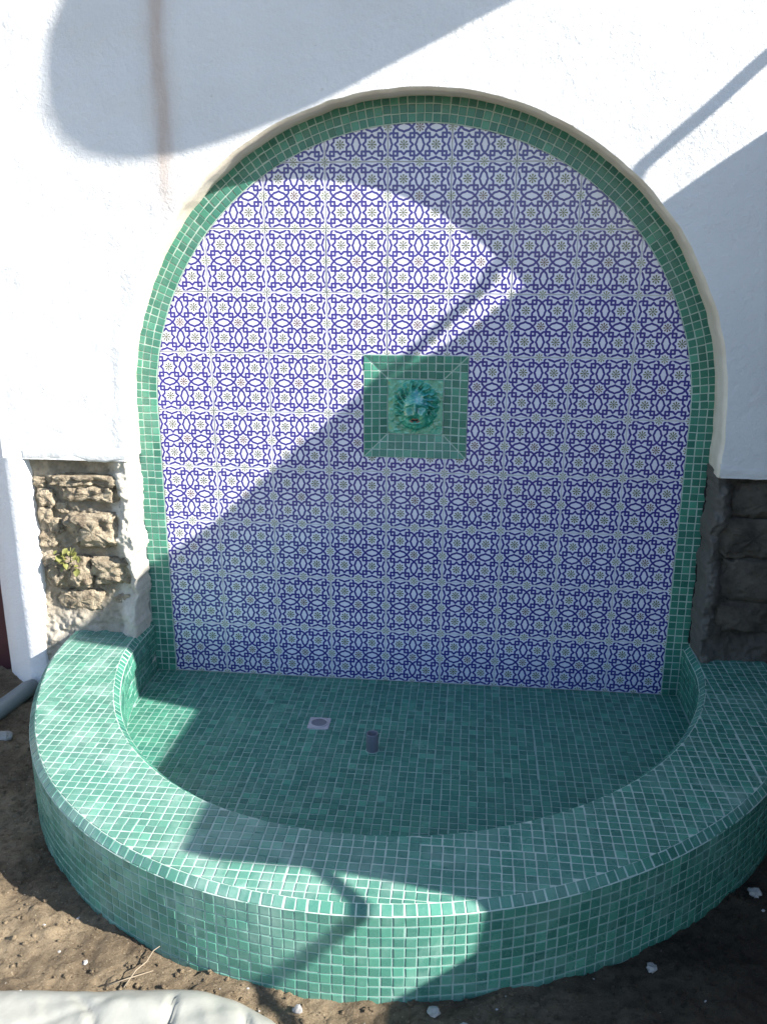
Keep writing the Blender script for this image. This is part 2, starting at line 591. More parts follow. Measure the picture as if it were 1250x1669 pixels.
# jamb strip, splayed corner and door at the very left
zs = np.concatenate([np.linspace(-0.12, 0.845, 40), np.linspace(0.88, Z_TOP, 20)])
plan = [(-1.335, -0.085), (-1.337, WF + 0.004), (-1.345, WF), (-1.385, WF), (-1.404, WF + 0.001), (-1.412, WF + 0.006), (-1.47, -0.085), (-1.56, 0.0), (-1.565, 0.06)]
verts = []
for z in zs:
    for (px, py) in plan:
        w = 0.0025 * float(fbm(px * 2, z, 0, 4.0, 3, 55)) * (1 if z < 0.6 else 0.25)
        inx = px if z < 0.87 else min(px, X_LEFT + 0.004)
        verts.append((inx + w * 0.6, py + w if py < 0.05 else py, z))
jamb = mesh_obj('door_jamb', verts, grid_faces(len(zs), len(plan))[:, ::-1], M['jamb'], house, True)
# wall above and left of the doorway
def boxv(x0, x1, y0, y1, z0, z1):
    v = [(x, y, z) for x in (x0, x1) for y in (y0, y1) for z in (z0, z1)]
    f = [(0, 1, 3, 2), (4, 6, 7, 5), (0, 4, 5, 1), (2, 3, 7, 6), (0, 2, 6, 4), (1, 5, 7, 3)]
    return v, f


def add_box(name, dims, mat, parent):
    v, f = boxv(*dims)
    return mesh_obj(name, v, f, mat, parent)


add_box('wall_over_door', (-2.62, -1.57, -0.13, 0.3, 2.15, Z_TOP), M['plaster'], house)
add_box('wall_beyond_door', (-6.0, -2.62, -0.135, 0.3, -0.3, Z_TOP + 0.01), M['plaster'], house)
door = add_box('door', (-2.60, -1.562, 0.045, 0.09, -0.10, 2.13), M['door'], house)
for k in range(4):
    add_box('door_plank', (-2.59 + 0.257 * k, -2.59 + 0.257 * k + 0.249, 0.036, 0.044, -0.09, 2.12), M['door'], door)
add_box('wall_core', (-1.50, 3.3, 0.10, 0.32, -0.3, Z_TOP), M['mortar'], house)

# rubble masonry left and right of the niche
def masonry(name, x0, x1, z0, z1, mat, seed, edge, smear):
    nx, nz = int((x1 - x0) / 0.0045), int((z1 - z0) / 0.0045)
    nx = min(nx, 150)
    xs, zz = np.linspace(x0, x1, nx), np.linspace(z0, z1, nz)
    near = np.linspace(0, 0.008, 7)[1:-1]
    xs = np.sort(np.concatenate([xs, edge - np.sign(edge) * -near]))
    nx = len(xs)
    X, Z = np.meshgrid(xs, zz, indexing='ij')
    d = np.abs(X - edge)
    Yv = -0.092 + 0.010 * fbm(X, Z, 0, 7.0, 4, seed) + 0.008 * fbm(X, Z, 0, 26.0, 4, seed + 3, 0.6) + 0.0035 * fbm(X, Z, 0, 90.0, 2, seed + 4)
    lump = smear + 0.022 * fbm(Z, 0.5, 0, 7.0, 4, seed + 9, 0.65)
    Yv = Yv - 0.036 * sstep(lump + 0.03, lump - 0.02, d)                      # cement smeared along the niche edge
    Yv = Yv - 0.030 * sstep(0.33, 0.22, Z + 0.05 * fbm(X, 0.2, 0, 6.0, 2, seed + 5))
    Yv = Yv + 0.125 * sstep(0.007, 0.0, d)
    X = X + np.sign(edge) * (0.004 + 0.006 * fbm(Z, 0.9, 0, 17.0, 4, seed + 31, 0.65)) * sstep(0.05, 0.0, d)
    V = np.stack([X.ravel(), Yv.ravel(), Z.ravel()], 1)
    return mesh_obj(name, V, grid_faces(nx, nz)[:, ::-1] if False else grid_faces(nx, nz), mat, house, True)


def mat_two(name, base, edge_x, smear, colA, colB):
    """old mortar that turns into paler cement towards the niche edge"""
    t = NT(name)
    p = t.pos()
    x, y, z = t.sep(p)
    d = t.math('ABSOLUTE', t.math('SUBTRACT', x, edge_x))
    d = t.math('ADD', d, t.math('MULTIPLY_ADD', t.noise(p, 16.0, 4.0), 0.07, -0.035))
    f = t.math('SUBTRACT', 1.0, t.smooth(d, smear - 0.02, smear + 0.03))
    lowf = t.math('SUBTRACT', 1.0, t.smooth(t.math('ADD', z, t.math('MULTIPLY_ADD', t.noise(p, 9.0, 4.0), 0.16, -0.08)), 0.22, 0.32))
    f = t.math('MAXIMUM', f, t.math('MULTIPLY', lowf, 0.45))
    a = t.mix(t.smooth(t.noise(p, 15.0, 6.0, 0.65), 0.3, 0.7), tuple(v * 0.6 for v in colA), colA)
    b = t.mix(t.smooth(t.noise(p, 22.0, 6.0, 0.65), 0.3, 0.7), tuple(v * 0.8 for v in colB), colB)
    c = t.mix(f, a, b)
    pit = t.smooth(t.noise(p, 48.0, 5.0, 0.7), 0.60, 0.70)
    c = t.mix(t.math('MULTIPLY', pit, 0.55), c, tuple(v * 0.35 for v in colA))
    n1 = t.bump(t.noise(p, 85.0, 7.0, 0.75), 0.9, 0.010)
    return t.done(c, 0.95, n1, 0.2)


M['mortar_l'] = mat_two('old_mortar_and_white_cement', None, -0.968, 0.075, (0.38, 0.33, 0.255), (0.62, 0.585, 0.52))
M['mortar_r'] = mat_two('dark_mortar_and_grey_cement', None, 0.968, 0.050, (0.085, 0.074, 0.062), (0.15, 0.142, 0.128))  # darker mortar and cement on the right side
mas_l = masonry('rubble_masonry', -1.345, -0.968, -0.08, 0.862, M['mortar_l'], 61, -0.968, 0.050)
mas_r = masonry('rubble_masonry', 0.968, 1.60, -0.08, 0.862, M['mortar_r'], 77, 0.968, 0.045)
mas_r['label'] = 'dark rubble masonry'


def stone(parent, x0, x1, z0, z1, proud, mat, seed, craggy=0.30, name='stone', yb=-0.078):
    """rough block: squashed super-ellipsoid roughened with noise, half sunk into its wall"""
    nu, nv = 60, 36
    u = np.linspace(0, 2 * math.pi, nu, endpoint=False)
    v = np.linspace(-0.5 * math.pi, 0.5 * math.pi, nv)
    U, Vv = np.meshgrid(u, v, indexing='ij')

    def sp(a, e):
        return np.sign(a) * np.abs(a) ** e
    e = 0.42
    x = sp(np.cos(Vv), e) * sp(np.cos(U), e)
    z = sp(np.cos(Vv), e) * sp(np.sin(U), e)
    y = sp(np.sin(Vv), 0.7)
    sx, sz = (x1 - x0) / 2, (z1 - z0) / 2
    px, py, pz = x * sx, y * proud, z * sz
    n = (0.5 - np.abs(fbm(px, py, pz, 21.0, 4, seed, 0.6))) * craggy * 0.75 + fbm(px, py, pz, 75.0, 3, seed + 7) * craggy * 0.26
    k = 1 + n
    px, pz = px * (1 + n * 0.55), pz * (1 + n * 0.75)
    py = py * k
    px = px + 0.25 * sz * fbm(z, seed * 1.7, 0, 1.6, 2, seed) 
    pts = np.stack([px.ravel() + (x0 + x1) / 2, py.ravel() + yb, pz.ravel() + (z0 + z1) / 2], 1)
    f = []
    for i in range(nu):
        for j in range(nv - 1):
            a, b = i * nv + j, ((i + 1) % nu) * nv + j
            f.append((a, b, b + 1, a + 1))
    return mesh_obj(name, pts, f, mat, parent, True)


LEFT_STONES = [(-1.275, -1.000, 0.742, 0.786, 0.050), (-1.222, -1.010, 0.690, 0.746, 0.054), (-1.322, -1.262, 0.664, 0.730, 0.040),
               (-1.212, -1.018, 0.525, 0.650, 0.062), (-1.325, -1.272, 0.600, 0.662, 0.036), (-1.300, -1.246, 0.560, 0.622, 0.034),
               (-1.330, -1.268, 0.512, 0.572, 0.036), (-1.318, -1.150, 0.366, 0.485, 0.056), (-1.156, -1.000, 0.385, 0.482, 0.054),
               (-1.275, -1.118, 0.278, 0.356, 0.040), (-1.334, -1.298, 0.160, 0.268, 0.036), (-1.262, -1.215, 0.640, 0.682, 0.026),
               (-1.33, -1.285, 0.735, 0.775, 0.03), (-1.08, -1.01, 0.30, 0.345, 0.030)]
for k, st in enumerate(LEFT_STONES):
    stone(mas_l, *st[:4], st[4] * 0.88, M['stone'], 100 + 13 * k, 0.46)
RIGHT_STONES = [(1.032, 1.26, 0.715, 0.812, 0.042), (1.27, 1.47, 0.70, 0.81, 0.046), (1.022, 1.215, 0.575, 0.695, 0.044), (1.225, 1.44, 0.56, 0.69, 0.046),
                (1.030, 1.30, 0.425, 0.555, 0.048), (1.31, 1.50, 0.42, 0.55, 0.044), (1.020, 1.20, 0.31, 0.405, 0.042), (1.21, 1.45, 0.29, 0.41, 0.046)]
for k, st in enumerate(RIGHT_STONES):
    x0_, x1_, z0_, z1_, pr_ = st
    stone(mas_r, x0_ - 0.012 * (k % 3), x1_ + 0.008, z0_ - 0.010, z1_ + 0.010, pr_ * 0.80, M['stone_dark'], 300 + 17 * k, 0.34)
# ragged black gap and white specks beside the right border
zz = np.linspace(0.21, 0.84, 120)
gapw = 0.006 + 0.005 * (fbm(zz, 0.1, 0, 40.0, 3, 15) + 0.4)
strip('joint_gap', [(0.9715 + 0.004 * float(fbm(z, 0.3, 0, 30.0, 3, 23)), z) for z in zz], [(0.0, -0.0105, 0.0), (0.004, -0.0115, 0.0), (0.010, -0.0105, 0.0)], M['black'], house)

# ------------------------------------------------------------------ the fountain
fountain = tag(empty('wall_fountain', (0, -0.5, 0)), 'wall fountain with blue patterned tile arch and semicircular green mosaic basin', 'fountain')
PITCH = 0.0265

CHIP_V = []
for zz_, s_ in ((-1.0, 0.5), (-0.30, 0.5), (0.0, 0.445)):
    CHIP_V += [(-s_, -s_, zz_), (s_, -s_, zz_), (s_, s_, zz_), (-s_, s_, zz_)]
CHIP_F = [(8, 9, 10, 11)] + [(4 + k, 4 + (k + 1) % 4, 8 + (k + 1) % 4, 8 + k) for k in range(4)] + [(k, (k + 1) % 4, 4 + (k + 1) % 4, 4 + k) for k in range(4)]
CHIP_MESH = {}


def chip_mesh(mat):
    if mat.name not in CHIP_MESH:
        me = bpy.data.meshes.new('mosaic_chip')
        me.from_pydata(CHIP_V, [], CHIP_F)
        me.materials.append(mat)
        CHIP_MESH[mat.name] = me
    return CHIP_MESH[mat.name]


def clip(poly, n, d):
    """keep the part of a 2-D polygon with n.p <= d"""
    out = []
    for i in range(len(poly)):
        a, b = poly[i], poly[(i + 1) % len(poly)]
        da, db = n[0] * a[0] + n[1] * a[1] - d, n[0] * b[0] + n[1] * b[1] - d
        if da <= 0:
            out.append(a)
        if (da < 0 < db) or (db < 0 < da):
            t_ = da / (da - db)
            out.append((a[0] + t_ * (b[0] - a[0]), a[1] + t_ * (b[1] - a[1])))
    return out


def area2(poly):
    return 0.5 * abs(sum(poly[i][0] * poly[(i + 1) % len(poly)][1] - poly[(i + 1) % len(poly)][0] * poly[i][1] for i in range(len(poly))))


class Tiling:
    """Collects mosaic chips of one surface; the 300 that show largest become objects, the rest one mesh."""

    def __init__(self, thick=0.0035, tilt=0.016):
        self.full, self.cut = [], []
        self.thick, self.tilt = thick, tilt

    def _tilt(self, n):
        v = n + self.tilt * RNG.normal(size=3)
        return v / np.linalg.norm(v)

    def quad(self, c, ex, ey, w, h):
        """full chip: centre, unit axes, size"""
        n = np.cross(ex, ey)
        n /= np.linalg.norm(n)
        n2 = self._tilt(n)
        ex = ex + 0.018 * RNG.normal() * ey
        ex = ex - n2 * np.dot(ex, n2)
        ex /= np.linalg.norm(ex)
        ey = np.cross(n2, ex)
        c = c + n * RNG.normal() * 0.00025 + ex * RNG.normal() * 0.0005 + ey * RNG.normal() * 0.0005
        self.full.append((c, ex, ey, n2, w * (1 + 0.012 * RNG.normal()), h * (1 + 0.012 * RNG.normal())))

    def poly(self, pts, n):
        self.cut.append((np.array(pts, float), np.array(n, float)))

    def build(self, name, mat, parent, limit=300):
        def score(q):
            c, n = q[0], q[3]
            d = c - CAM_POS
            L = np.linalg.norm(d)
            zc = d @ FWD
            u, v = (d @ RIGHT) / zc, (d @ UP) / zc
            if abs(u) > 0.43 or abs(v) > 0.575:
                return -1
            return q[4] * q[5] * max(0, -(d @ n) / L) / L ** 2
        sc = np.array([score(q) for q in self.full])
        order = np.argsort(-sc)
        me = chip_mesh(mat)
        solo = [i for i in order[:limit] if sc[i] > 0]
        for i in solo:
            c, ex, ey, n, w, h = self.full[i]
            o = bpy.data.objects.new(name, me)
            mw = Matrix(((ex[0] * w, ey[0] * h, n[0] * self.thick, c[0]), (ex[1] * w, ey[1] * h, n[1] * self.thick, c[1]),
                         (ex[2] * w, ey[2] * h, n[2] * self.thick, c[2]), (0, 0, 0, 1)))
            COL.objects.link(o)
            o.parent = parent
            o.matrix_parent_inverse = Matrix.Translation(-Vector((0, -0.5, 0))) if parent is fountain else Matrix.Identity(4)
            o.matrix_basis = mw
        rest = [self.full[i] for i in order[len(solo):]] if len(solo) == limit else [self.full[i] for i in range(len(self.full)) if i not in set(solo)]
        V, F = [], []
        cv = np.array(CHIP_V)
        for c, ex, ey, n, w, h in rest:
            b = len(V)
            P = c + cv[:, :1] * w * ex + cv[:, 1:2] * h * ey + cv[:, 2:] * self.thick * n
            V.extend(P.tolist())
            F.extend([tuple(b + k for k in f) for f in CHIP_F])
        for pts, n in self.cut:
            b, k = len(V), len(pts)
            n2 = self._tilt(n)
            cen = pts.mean(0)
            top = cen + (pts - cen) * 0.93
            top = top - n * ((top - cen) @ n2)[:, None]
            V.extend((pts - n * self.thick).tolist())
            V.extend((pts - n * self.thick * 0.3).tolist())
            V.extend(top.tolist())
            F.append(tuple(b + 2 * k + i for i in range(k)))
            for lev in (0, 1):
                for i in range(k):
                    j = (i + 1) % k
                    F.append((b + lev * k + i, b + lev * k + j, b + (lev + 1) * k + j, b + (lev + 1) * k + i))
        if V:
            o = mesh_obj(name.replace('_tile', '') + '_tiling', V, F, mat, parent)
            o['kind'] = 'stuff'
        return len(solo), len(rest) + len(self.cut)


GAP = 0.0034
CH = PITCH - GAP

# --- curved plan of the basin (polar about (0, YC)); angle 0 = towards the viewer, + = to the right
YC = -0.17
TA = np.radians([-90, -84, -70.8, -61.6, -51.5, -41.8, -30.6, -19, -10, 0, 10.3, 20.5, 31.2, 41.6, 56.5, 70.4, 83.3, 90])
TR = np.array([.985, .984, .977, .986, .996, 1.004, 1.016, 1.014, 1.008, .999, .990, .974, .962, .954, .950, .956, .972, .976])
OA = np.radians([-90, -85.6, -71, -58.5, -49, -39.8, -27.3, -18.9, -12, -5.9, 0, 6.1, 12.3, 18.9, 26.3, 35.2, 46.6, 54, 70, 90])
OR = np.array([1.236, 1.234, 1.222, 1.231, 1.247, 1.257, 1.266, 1.265, 1.259, 1.253, 1.246, 1.237, 1.230, 1.220, 1.210, 1.202, 1.202, 1.208, 1.214, 1.218])
_th = np.linspace(-math.pi / 2, math.pi / 2, 721)


def _smooth_table(a, r):
    y = np.interp(_th, a, r)
    k = np.ones(61) / 61
    return np.convolve(np.pad(y, 30, mode='edge'), k, mode='valid')


_ri, _ro = _smooth_table(TA, TR), _smooth_table(OA, OR)


def r_in(th):      # inner edge of the flat coping
    return np.interp(th, _th, _ri)


def r_out(th):     # face of the outer wall
    return np.interp(th, _th, _ro)


ZC, BEV = 0.205, 0.0185
ZB = ZC - BEV


def polar(th, r):
    return np.array([r * math.sin(th), YC - r * math.cos(th)])


def nrm2(th):
    return np.array([math.sin(th), -math.cos(th)])


def plan_curve(fr, off, back, n=180):
    """closed-to-the-wall plan line: straight, arc, straight; list of (x, y, nx, ny)"""
    pts = []
    rl, rr = fr(-math.pi / 2) + off, fr(math.pi / 2) + off
    for y in np.linspace(back, YC, 10)[:-1]:
        pts.append((-rl, y, -1, 0))
    for th in np.linspace(-math.pi / 2, math.pi / 2, n):
        p = polar(th, fr(th) + off)
        q = nrm2(th)
        pts.append((p[0], p[1], q[0], q[1]))
    for y in np.linspace(YC, back, 10)[1:]:
        pts.append((rr, y, 1, 0))
    return np.array(pts)


def lumps(c, n, amp=0.0035):
    """the hand-built core is slightly uneven"""
    c = np.asarray(c, float)
    d = amp * fbm(c[..., 0], c[..., 1], c[..., 2], 4.5, 2, 71)
    return c + np.asarray(n, float) * d[..., None]


def lumps1(c, n, amp=0.0035):
    return lumps(np.array([c]), np.array([n]), amp)[0]


def sweep(name, curve, prof_, mat, parent):
    """prof_: list of (offset along plan normal, z)"""
    V = []
    for x, y, nx, ny in curve:
        for o, z in prof_:
            V.append((x + nx * o, y + ny * o, z))
    return mesh_obj(name, V, grid_faces(len(curve), len(prof_)), mat, parent, False)


SUB = 0.0016       # grout lies this far under the chips
# outer wall
cur_o = plan_curve(r_out, 0.0, -0.06)
outer = sweep('basin_outer_wall', cur_o, [(-SUB, ZB + 0.0005), (-SUB, -0.14)], M['grout_dull'], fountain)
outer['label'] = 'outer wall of the basin covered in green mosaic'
V = np.array([v.co for v in outer.data.vertices])
tl = Tiling()
# walk the outer plan by arc length
def arc_samples(curve, pitch):
    p = curve[:, :2]
    seg = np.hypot(*np.diff(p, axis=0).T)
    s_ = np.concatenate([[0], np.cumsum(seg)])
    n = max(1, int(round(s_[-1] / pitch)))
    e = np.linspace(0, s_[-1], n + 1)
    X_, Y_ = np.interp(e, s_, p[:, 0]), np.interp(e, s_, p[:, 1])
    NX, NY = np.interp(e, s_, curve[:, 2]), np.interp(e, s_, curve[:, 3])
    return np.stack([X_, Y_, NX, NY], 1)


SHEET = np.random.default_rng(5).normal(size=(40, 40, 2)) * 0.0009


def wall_tiles(tl, curve, z_top, rows, flip, drift=0.0):
    smp = arc_samples(curve, PITCH)
    for i in range(len(smp) - 1):
        a, b = smp[i], smp[i + 1]
        if max(a[1], b[1]) > 0.002:
            continue
        ex = np.array([b[0] - a[0], b[1] - a[1], 0])
        w = np.linalg.norm(ex)
        ex /= w
        n = np.array([a[2] + b[2], a[3] + b[3], 0])
        n /= np.linalg.norm(n)
        if flip:
            n, ex = -n, -ex
        sag = drift * math.sin(i * 0.13) + 0.0004 * RNG.normal() + SHEET[i // 11 % 40, 7, 0]
        for k in range(rows):
            z = z_top - (k + 0.5) * PITCH + sag
            c = np.array([(a[0] + b[0]) / 2, (a[1] + b[1]) / 2, z])
            if flip:
                c = c + n * bulge(c[0], c[1], z)
                up = np.array([0, 0, 2e-3]) + n * (bulge(c[0], c[1], z + 1e-3) - bulge(c[0], c[1], z - 1e-3))
                up /= np.linalg.norm(up)
                tl.quad(c, ex, up, w - GAP, CH)
                continue
            tl.quad(c, ex, np.array([0, 0, 1.0]), w - GAP, CH)


wall_tiles(tl, cur_o, ZB, 10, False, 0.0012)
print('outer', tl.build('outer_wall_tile', M['mosaic_face'], outer))

# inner wall
cur_i = plan_curve(r_in, -BEV, 0.0)


def bulge(x, y, z):
    """how far the uneven core pushes the inner wall's face out"""
    k = math.sin(math.pi * min(max(z / ZB, 0), 1)) * (1 if x < 0 else 0.3)
    return k * 0.011 * float(fbm(x * 1.5, y * 1.0, z * 2.2, 6.5, 2, 83))


V = []
lev = np.linspace(-0.004, ZB + 0.0005, 12)
for x, y, nx_, ny_ in cur_i:
    for z in lev:
        q = SUB - bulge(x, y, z)
        V.append((x + nx_ * q, y + ny_ * q, z))
inner = mesh_obj('basin_inner_wall', V, grid_faces(len(cur_i), len(lev)), M['grout_dull'], fountain)
tl = Tiling()
wall_tiles(tl, cur_i, ZB, 7, True)
print('inner', tl.build('inner_wall_tile', M['mosaic'], inner, 300))

# coping: flat top plus a bevelled edging row on each side
top_in, top_out = plan_curve(r_in, 0.0, 0.0), plan_curve(r_out, -BEV, -0.06)
V, F = [], []
for a, b in zip(top_in, top_out):
    V += [(a[0], a[1], ZC - SUB), (b[0], b[1], ZC - SUB)]
F = [(2 * i, 2 * i + 2, 2 * i + 3, 2 * i + 1) for i in range(len(top_in) - 1)]
coping = mesh_obj('basin_coping', V, [f[::-1] for f in F], M['grout'], fountain)
coping['label'] = 'wide flat rim of the basin in green mosaic'
tl = Tiling()
x0, y0 = -1.345, -1.47
for i in range(110):
    for j in range(60):
        cx, cy = x0 + i * PITCH + SHEET[i // 11, j // 11, 0], y0 + j * PITCH + SHEET[i // 11, j // 11, 1]
        if cy > YC:
            th = -math.pi / 2 if cx < 0 else math.pi / 2
            nn, rr = np.array([np.sign(cx), 0]), abs(cx)
        else:
            th = math.atan2(cx, -(cy - YC))
            nn = nrm2(th)
            rr = math.hypot(cx, cy - YC)
        lo, hi = float(r_in(th)) + 0.002, float(r_out(th)) - BEV - 0.002
        if rr < lo - 0.02 or rr > hi + 0.02 or cy > -0.11:
            continue
        h = CH / 2
        poly = [(cx - h, cy - h), (cx + h, cy - h), (cx + h, cy + h), (cx - h, cy + h)]
        base = nn @ np.array([0.0, YC])
        p2 = clip(poly, nn, hi + base)
        p2 = clip(p2, -nn, -(lo + base)) if len(p2) > 2 else []
        if cy > YC - 0.03:
            p2 = clip(p2, (0, 1), -0.108) if len(p2) > 2 else []
        if len(p2) < 3 or area2(p2) < 5e-5:
            continue
        if area2(p2) > 0.985 * CH * CH:
            tl.quad(np.array([cx, cy, ZC]), np.array([1.0, 0, 0]), np.array([0, 1.0, 0]), CH, CH)
        else:
            tl.poly([(a, b, ZC) for a, b in p2], (0, 0, 1))
print('coping', tl.build('coping_tile', M['mosaic_dusty'], coping))


def bevel_row(name, curve, o0, z0, o1, z1, mat, tile, flip, back):
    """edging row between plan offsets o0 (height z0) and o1 (height z1)"""
    nrmz = np.array([o1 - o0, z1 - z0])
    dep = SUB
    body = sweep(name, curve, [(o0, z0 - dep), (o1, z1 - dep)] if not flip else [(o0, z0 - dep), (o1, z1 - dep)], M['grout'], fountain)
    smp = arc_samples(curve, PITCH * 0.99)
    tl_ = Tiling()
    for i in range(len(smp) - 1):
        a, b = smp[i], smp[i + 1]
        if max(a[1], b[1]) > back:
            continue
        n_ = np.array([a[2] + b[2], a[3] + b[3], 0])
        n_ /= np.linalg.norm(n_)
        mid = np.array([(a[0] + b[0]) / 2, (a[1] + b[1]) / 2, 0])
        P0 = mid + n_ * o0 + np.array([0, 0, z0])
        P1 = mid + n_ * o1 + np.array([0, 0, z1])
        ey = P1 - P0
        h = np.linalg.norm(ey)
        ey /= h
        ex = np.array([b[0] - a[0], b[1] - a[1], 0])
        w = np.linalg.norm(ex) 
        ex /= w
        n3 = np.cross(ex, ey)
        if n3[2] < 0:
            ex = -ex
        o_mid = (o0 + o1) / 2
        tl_.quad((P0 + P1) / 2, ex, ey, w - GAP, h - GAP * 0.7)
    print(name, tl_.build(tile, mat, body))
    return body


bevel_row('outer_edging', cur_o, -BEV, ZC, 0.0, ZB, M['mosaic_face'], 'outer_edging_tile', False, -0.10)
cur_w = plan_curve(r_in, 0.0, 0.0)
cur_w[:, 0] = cur_w[:, 0]
bevel_row('inner_edging', cur_w, -BEV, ZB, 0.0, ZC, M['mosaic'], 'inner_edging_tile', True, 0.0)

# floor
fx = plan_curve(r_in, -BEV + 0.003, 0.0)
V = [(0, -0.3, -SUB)] + [(p[0], p[1], -SUB) for p in fx]
floor = mesh_obj('basin_floor', V, [(0, i, i + 1) for i in range(1, len(fx))] + [(0, len(fx), 1)], M['grout_dull'], fountain)
tl = Tiling()
DR, PI_ = (-0.292, -0.332), (-0.095, -0.478)
for i in range(80):
    for j in range(48):
        cx, cy = -1.02 + i * PITCH + SHEET[i // 11, 20 + j // 11, 0], -CH / 2 - 0.003 - j * PITCH + SHEET[i // 11, 20 + j // 11, 1] * 0.6
        th = math.atan2(cx, -(cy - YC)) if cy < YC else (-math.pi / 2 if cx < 0 else math.pi / 2)
        nn = nrm2(th)
        hi = float(r_in(th)) - BEV - 0.002
        rr = math.hypot(cx, cy - YC) if cy < YC else abs(cx)
        if rr > hi + 0.02:
            continue
        if abs(cx - DR[0]) < 0.028 and abs(cy - DR[1]) < 0.028 or math.hypot(cx - PI_[0], cy - PI_[1]) < 0.012:
            continue
        h = CH / 2
        poly = [(cx - h, cy - h), (cx + h, cy - h), (cx + h, cy + h), (cx - h, cy + h)]
        p2 = clip(poly, nn, hi + nn @ np.array([0.0, YC]))
        if len(p2) < 3 or area2(p2) < 5e-5:
            continue
        if area2(p2) > 0.985 * CH * CH:
            tl.quad(np.array([cx, cy, 0.0]), np.array([1.0, 0, 0]), np.array([0, 1.0, 0]), CH, CH)
        else:
            tl.poly([(a, b, 0.0) for a, b in p2], (0, 0, 1))
print('floor', tl.build('floor_tile', M['mosaic'], floor))

# --- patterned tile panel
HX0, HX1, HZ0, HZ1 = -0.178, 0.171, 0.853, 1.200       # medallion opening
V, F = [], []
for (a, b, c, d) in ((-1.02, HX0, -0.02, 2.02), (HX1, 1.02, -0.02, 2.02), (HX0, HX1, -0.02, HZ0), (HX0, HX1, HZ1, 2.02)):
    k = len(V)
    V += [(a, 0.0022, c), (b, 0.0022, c), (b, 0.0022, d), (a, 0.0022, d)]
    F.append((k, k + 1, k + 2, k + 3))
panel = mesh_obj('tile_panel', V, F, mat_grout('panel_grout', (0.58, 0.60, 0.55)), fountain)
panel['label'] = 'arched panel of white tiles with cobalt blue interlaced pattern'
RP = 0.897
arch_pts = [(-RP, 0.0), (RP, 0.0)] + [(RP * math.cos(a), Z_SPRING + RP * math.sin(a)) for a in np.linspace(0, math.pi, 61)]


def tile_prism(poly, ox, oz, name):
    """glazed tile cut to poly (x, z), facing -Y, with a small chamfer and its own 0..1 UVs"""
    k = len(poly)
    P = np.array(poly)
    e = 0.0012
    ins = []
    for i in range(k):
        a, b, c = P[i - 1], P[i], P[(i + 1) % k]
        d1, d2 = (b - a) / max(np.linalg.norm(b - a), 1e-9), (c - b) / max(np.linalg.norm(c - b), 1e-9)
        n1, n2 = np.array([-d1[1], d1[0]]), np.array([-d2[1], d2[0]])
        nb = n1 + n2
        L = np.linalg.norm(nb)
        nb = nb / L if L > 1e-6 else n1
        ins.append(b + nb * min(e / max(0.3, abs(nb @ n1)), 0.003))
    Vv = [(x, 0.006, z) for x, z in P] + [(x, -0.0006, z) for x, z in P] + [(x, -0.0014, z) for x, z in ins]
    Ff = [tuple(2 * k + i for i in range(k))]
    for lev in (0, 1):
        for i in range(k):
            j = (i + 1) % k
            Ff.append((lev * k + i, lev * k + j, (lev + 1) * k + j, (lev + 1) * k + i))
    cen = np.array([ox + 0.1, 0, oz + 0.1])
    uvs = [((x - ox) / 0.2, (z - oz) / 0.2) for x, y, z in Vv]
    Vl = [(x - cen[0], y, z - cen[2]) for x, y, z in Vv]
    o = mesh_obj(name, Vl, Ff, M['pattern'], panel, uvs=uvs)
    o.location = tuple(cen)
    return o


g = 0.0011
proto = None
for r in range(10):
    for c in range(9):
        ox, oz = -0.9 + 0.2 * c, 1.8 - 0.2 * r
        poly = [(ox + g, oz + g), (ox + 0.2 - g, oz + g), (ox + 0.2 - g, oz + 0.2 - g), (ox + g, oz + 0.2 - g)]
        full = True
        for i in range(len(arch_pts)):
            a, b = arch_pts[i], arch_pts[(i + 1) % len(arch_pts)]
            n = (b[1] - a[1], -(b[0] - a[0]))
            L = math.hypot(*n)
            if L < 1e-9:
                continue
            n = (n[0] / L, n[1] / L)
            d = n[0] * a[0] + n[1] * a[1]
            if max(n[0] * p[0] + n[1] * p[1] - d for p in poly) > 1e-6:
                poly = clip(poly, n, d)
                full = False
                if len(poly) < 3:
                    break
        if len(poly) < 3 or area2(poly) < 1e-4:
            continue
        # round the medallion
        x0_, x1_, z0_, z1_ = ox + g, ox + 0.2 - g, oz + g, oz + 0.2 - g
        if x0_ < HX1 and x1_ > HX0 and z0_ < HZ1 - 0.01 and z1_ > HZ0:
            full = False
            e = 0.0015
            if c == 4:
                if HZ0 - e < z0_ + 0.01:
                    continue
                poly = [(x0_, z0_), (x1_, z0_), (x1_, HZ0 - e), (x0_, HZ0 - e)]
            elif c == 3:
                poly = [(x0_, z0_), (HX0 - e, z0_), (HX0 - e, z1_), (x0_, z1_)] if z0_ > HZ0 else \
                    [(x0_, z0_), (x1_, z0_), (x1_, HZ0 - e), (HX0 - e, HZ0 - e), (HX0 - e, z1_), (x0_, z1_)]
            else:
                poly = [(HX1 + e, z0_), (x1_, z0_), (x1_, z1_), (HX1 + e, z1_)] if z0_ > HZ0 else \
                    [(x0_, z0_), (x1_, z0_), (x1_, z1_), (HX1 + e, z1_), (HX1 + e, HZ0 - e), (x0_, HZ0 - e)]
        if full and proto is not None:
            o = bpy.data.objects.new('patterned_tile', proto.data)
            link(o, panel)
            o.location = (ox + 0.1, 0, oz + 0.1)
        else:
            o = tile_prism(poly, ox, oz, 'patterned_tile')
            if full:
                proto = o
        o.location = (o.location[0] + RNG.normal() * 0.0003, RNG.normal() * 0.0006, o.location[2] + RNG.normal() * 0.0003)
        o.rotation_euler = (RNG.normal() * 0.004, RNG.normal() * 0.0016, RNG.normal() * 0.004)

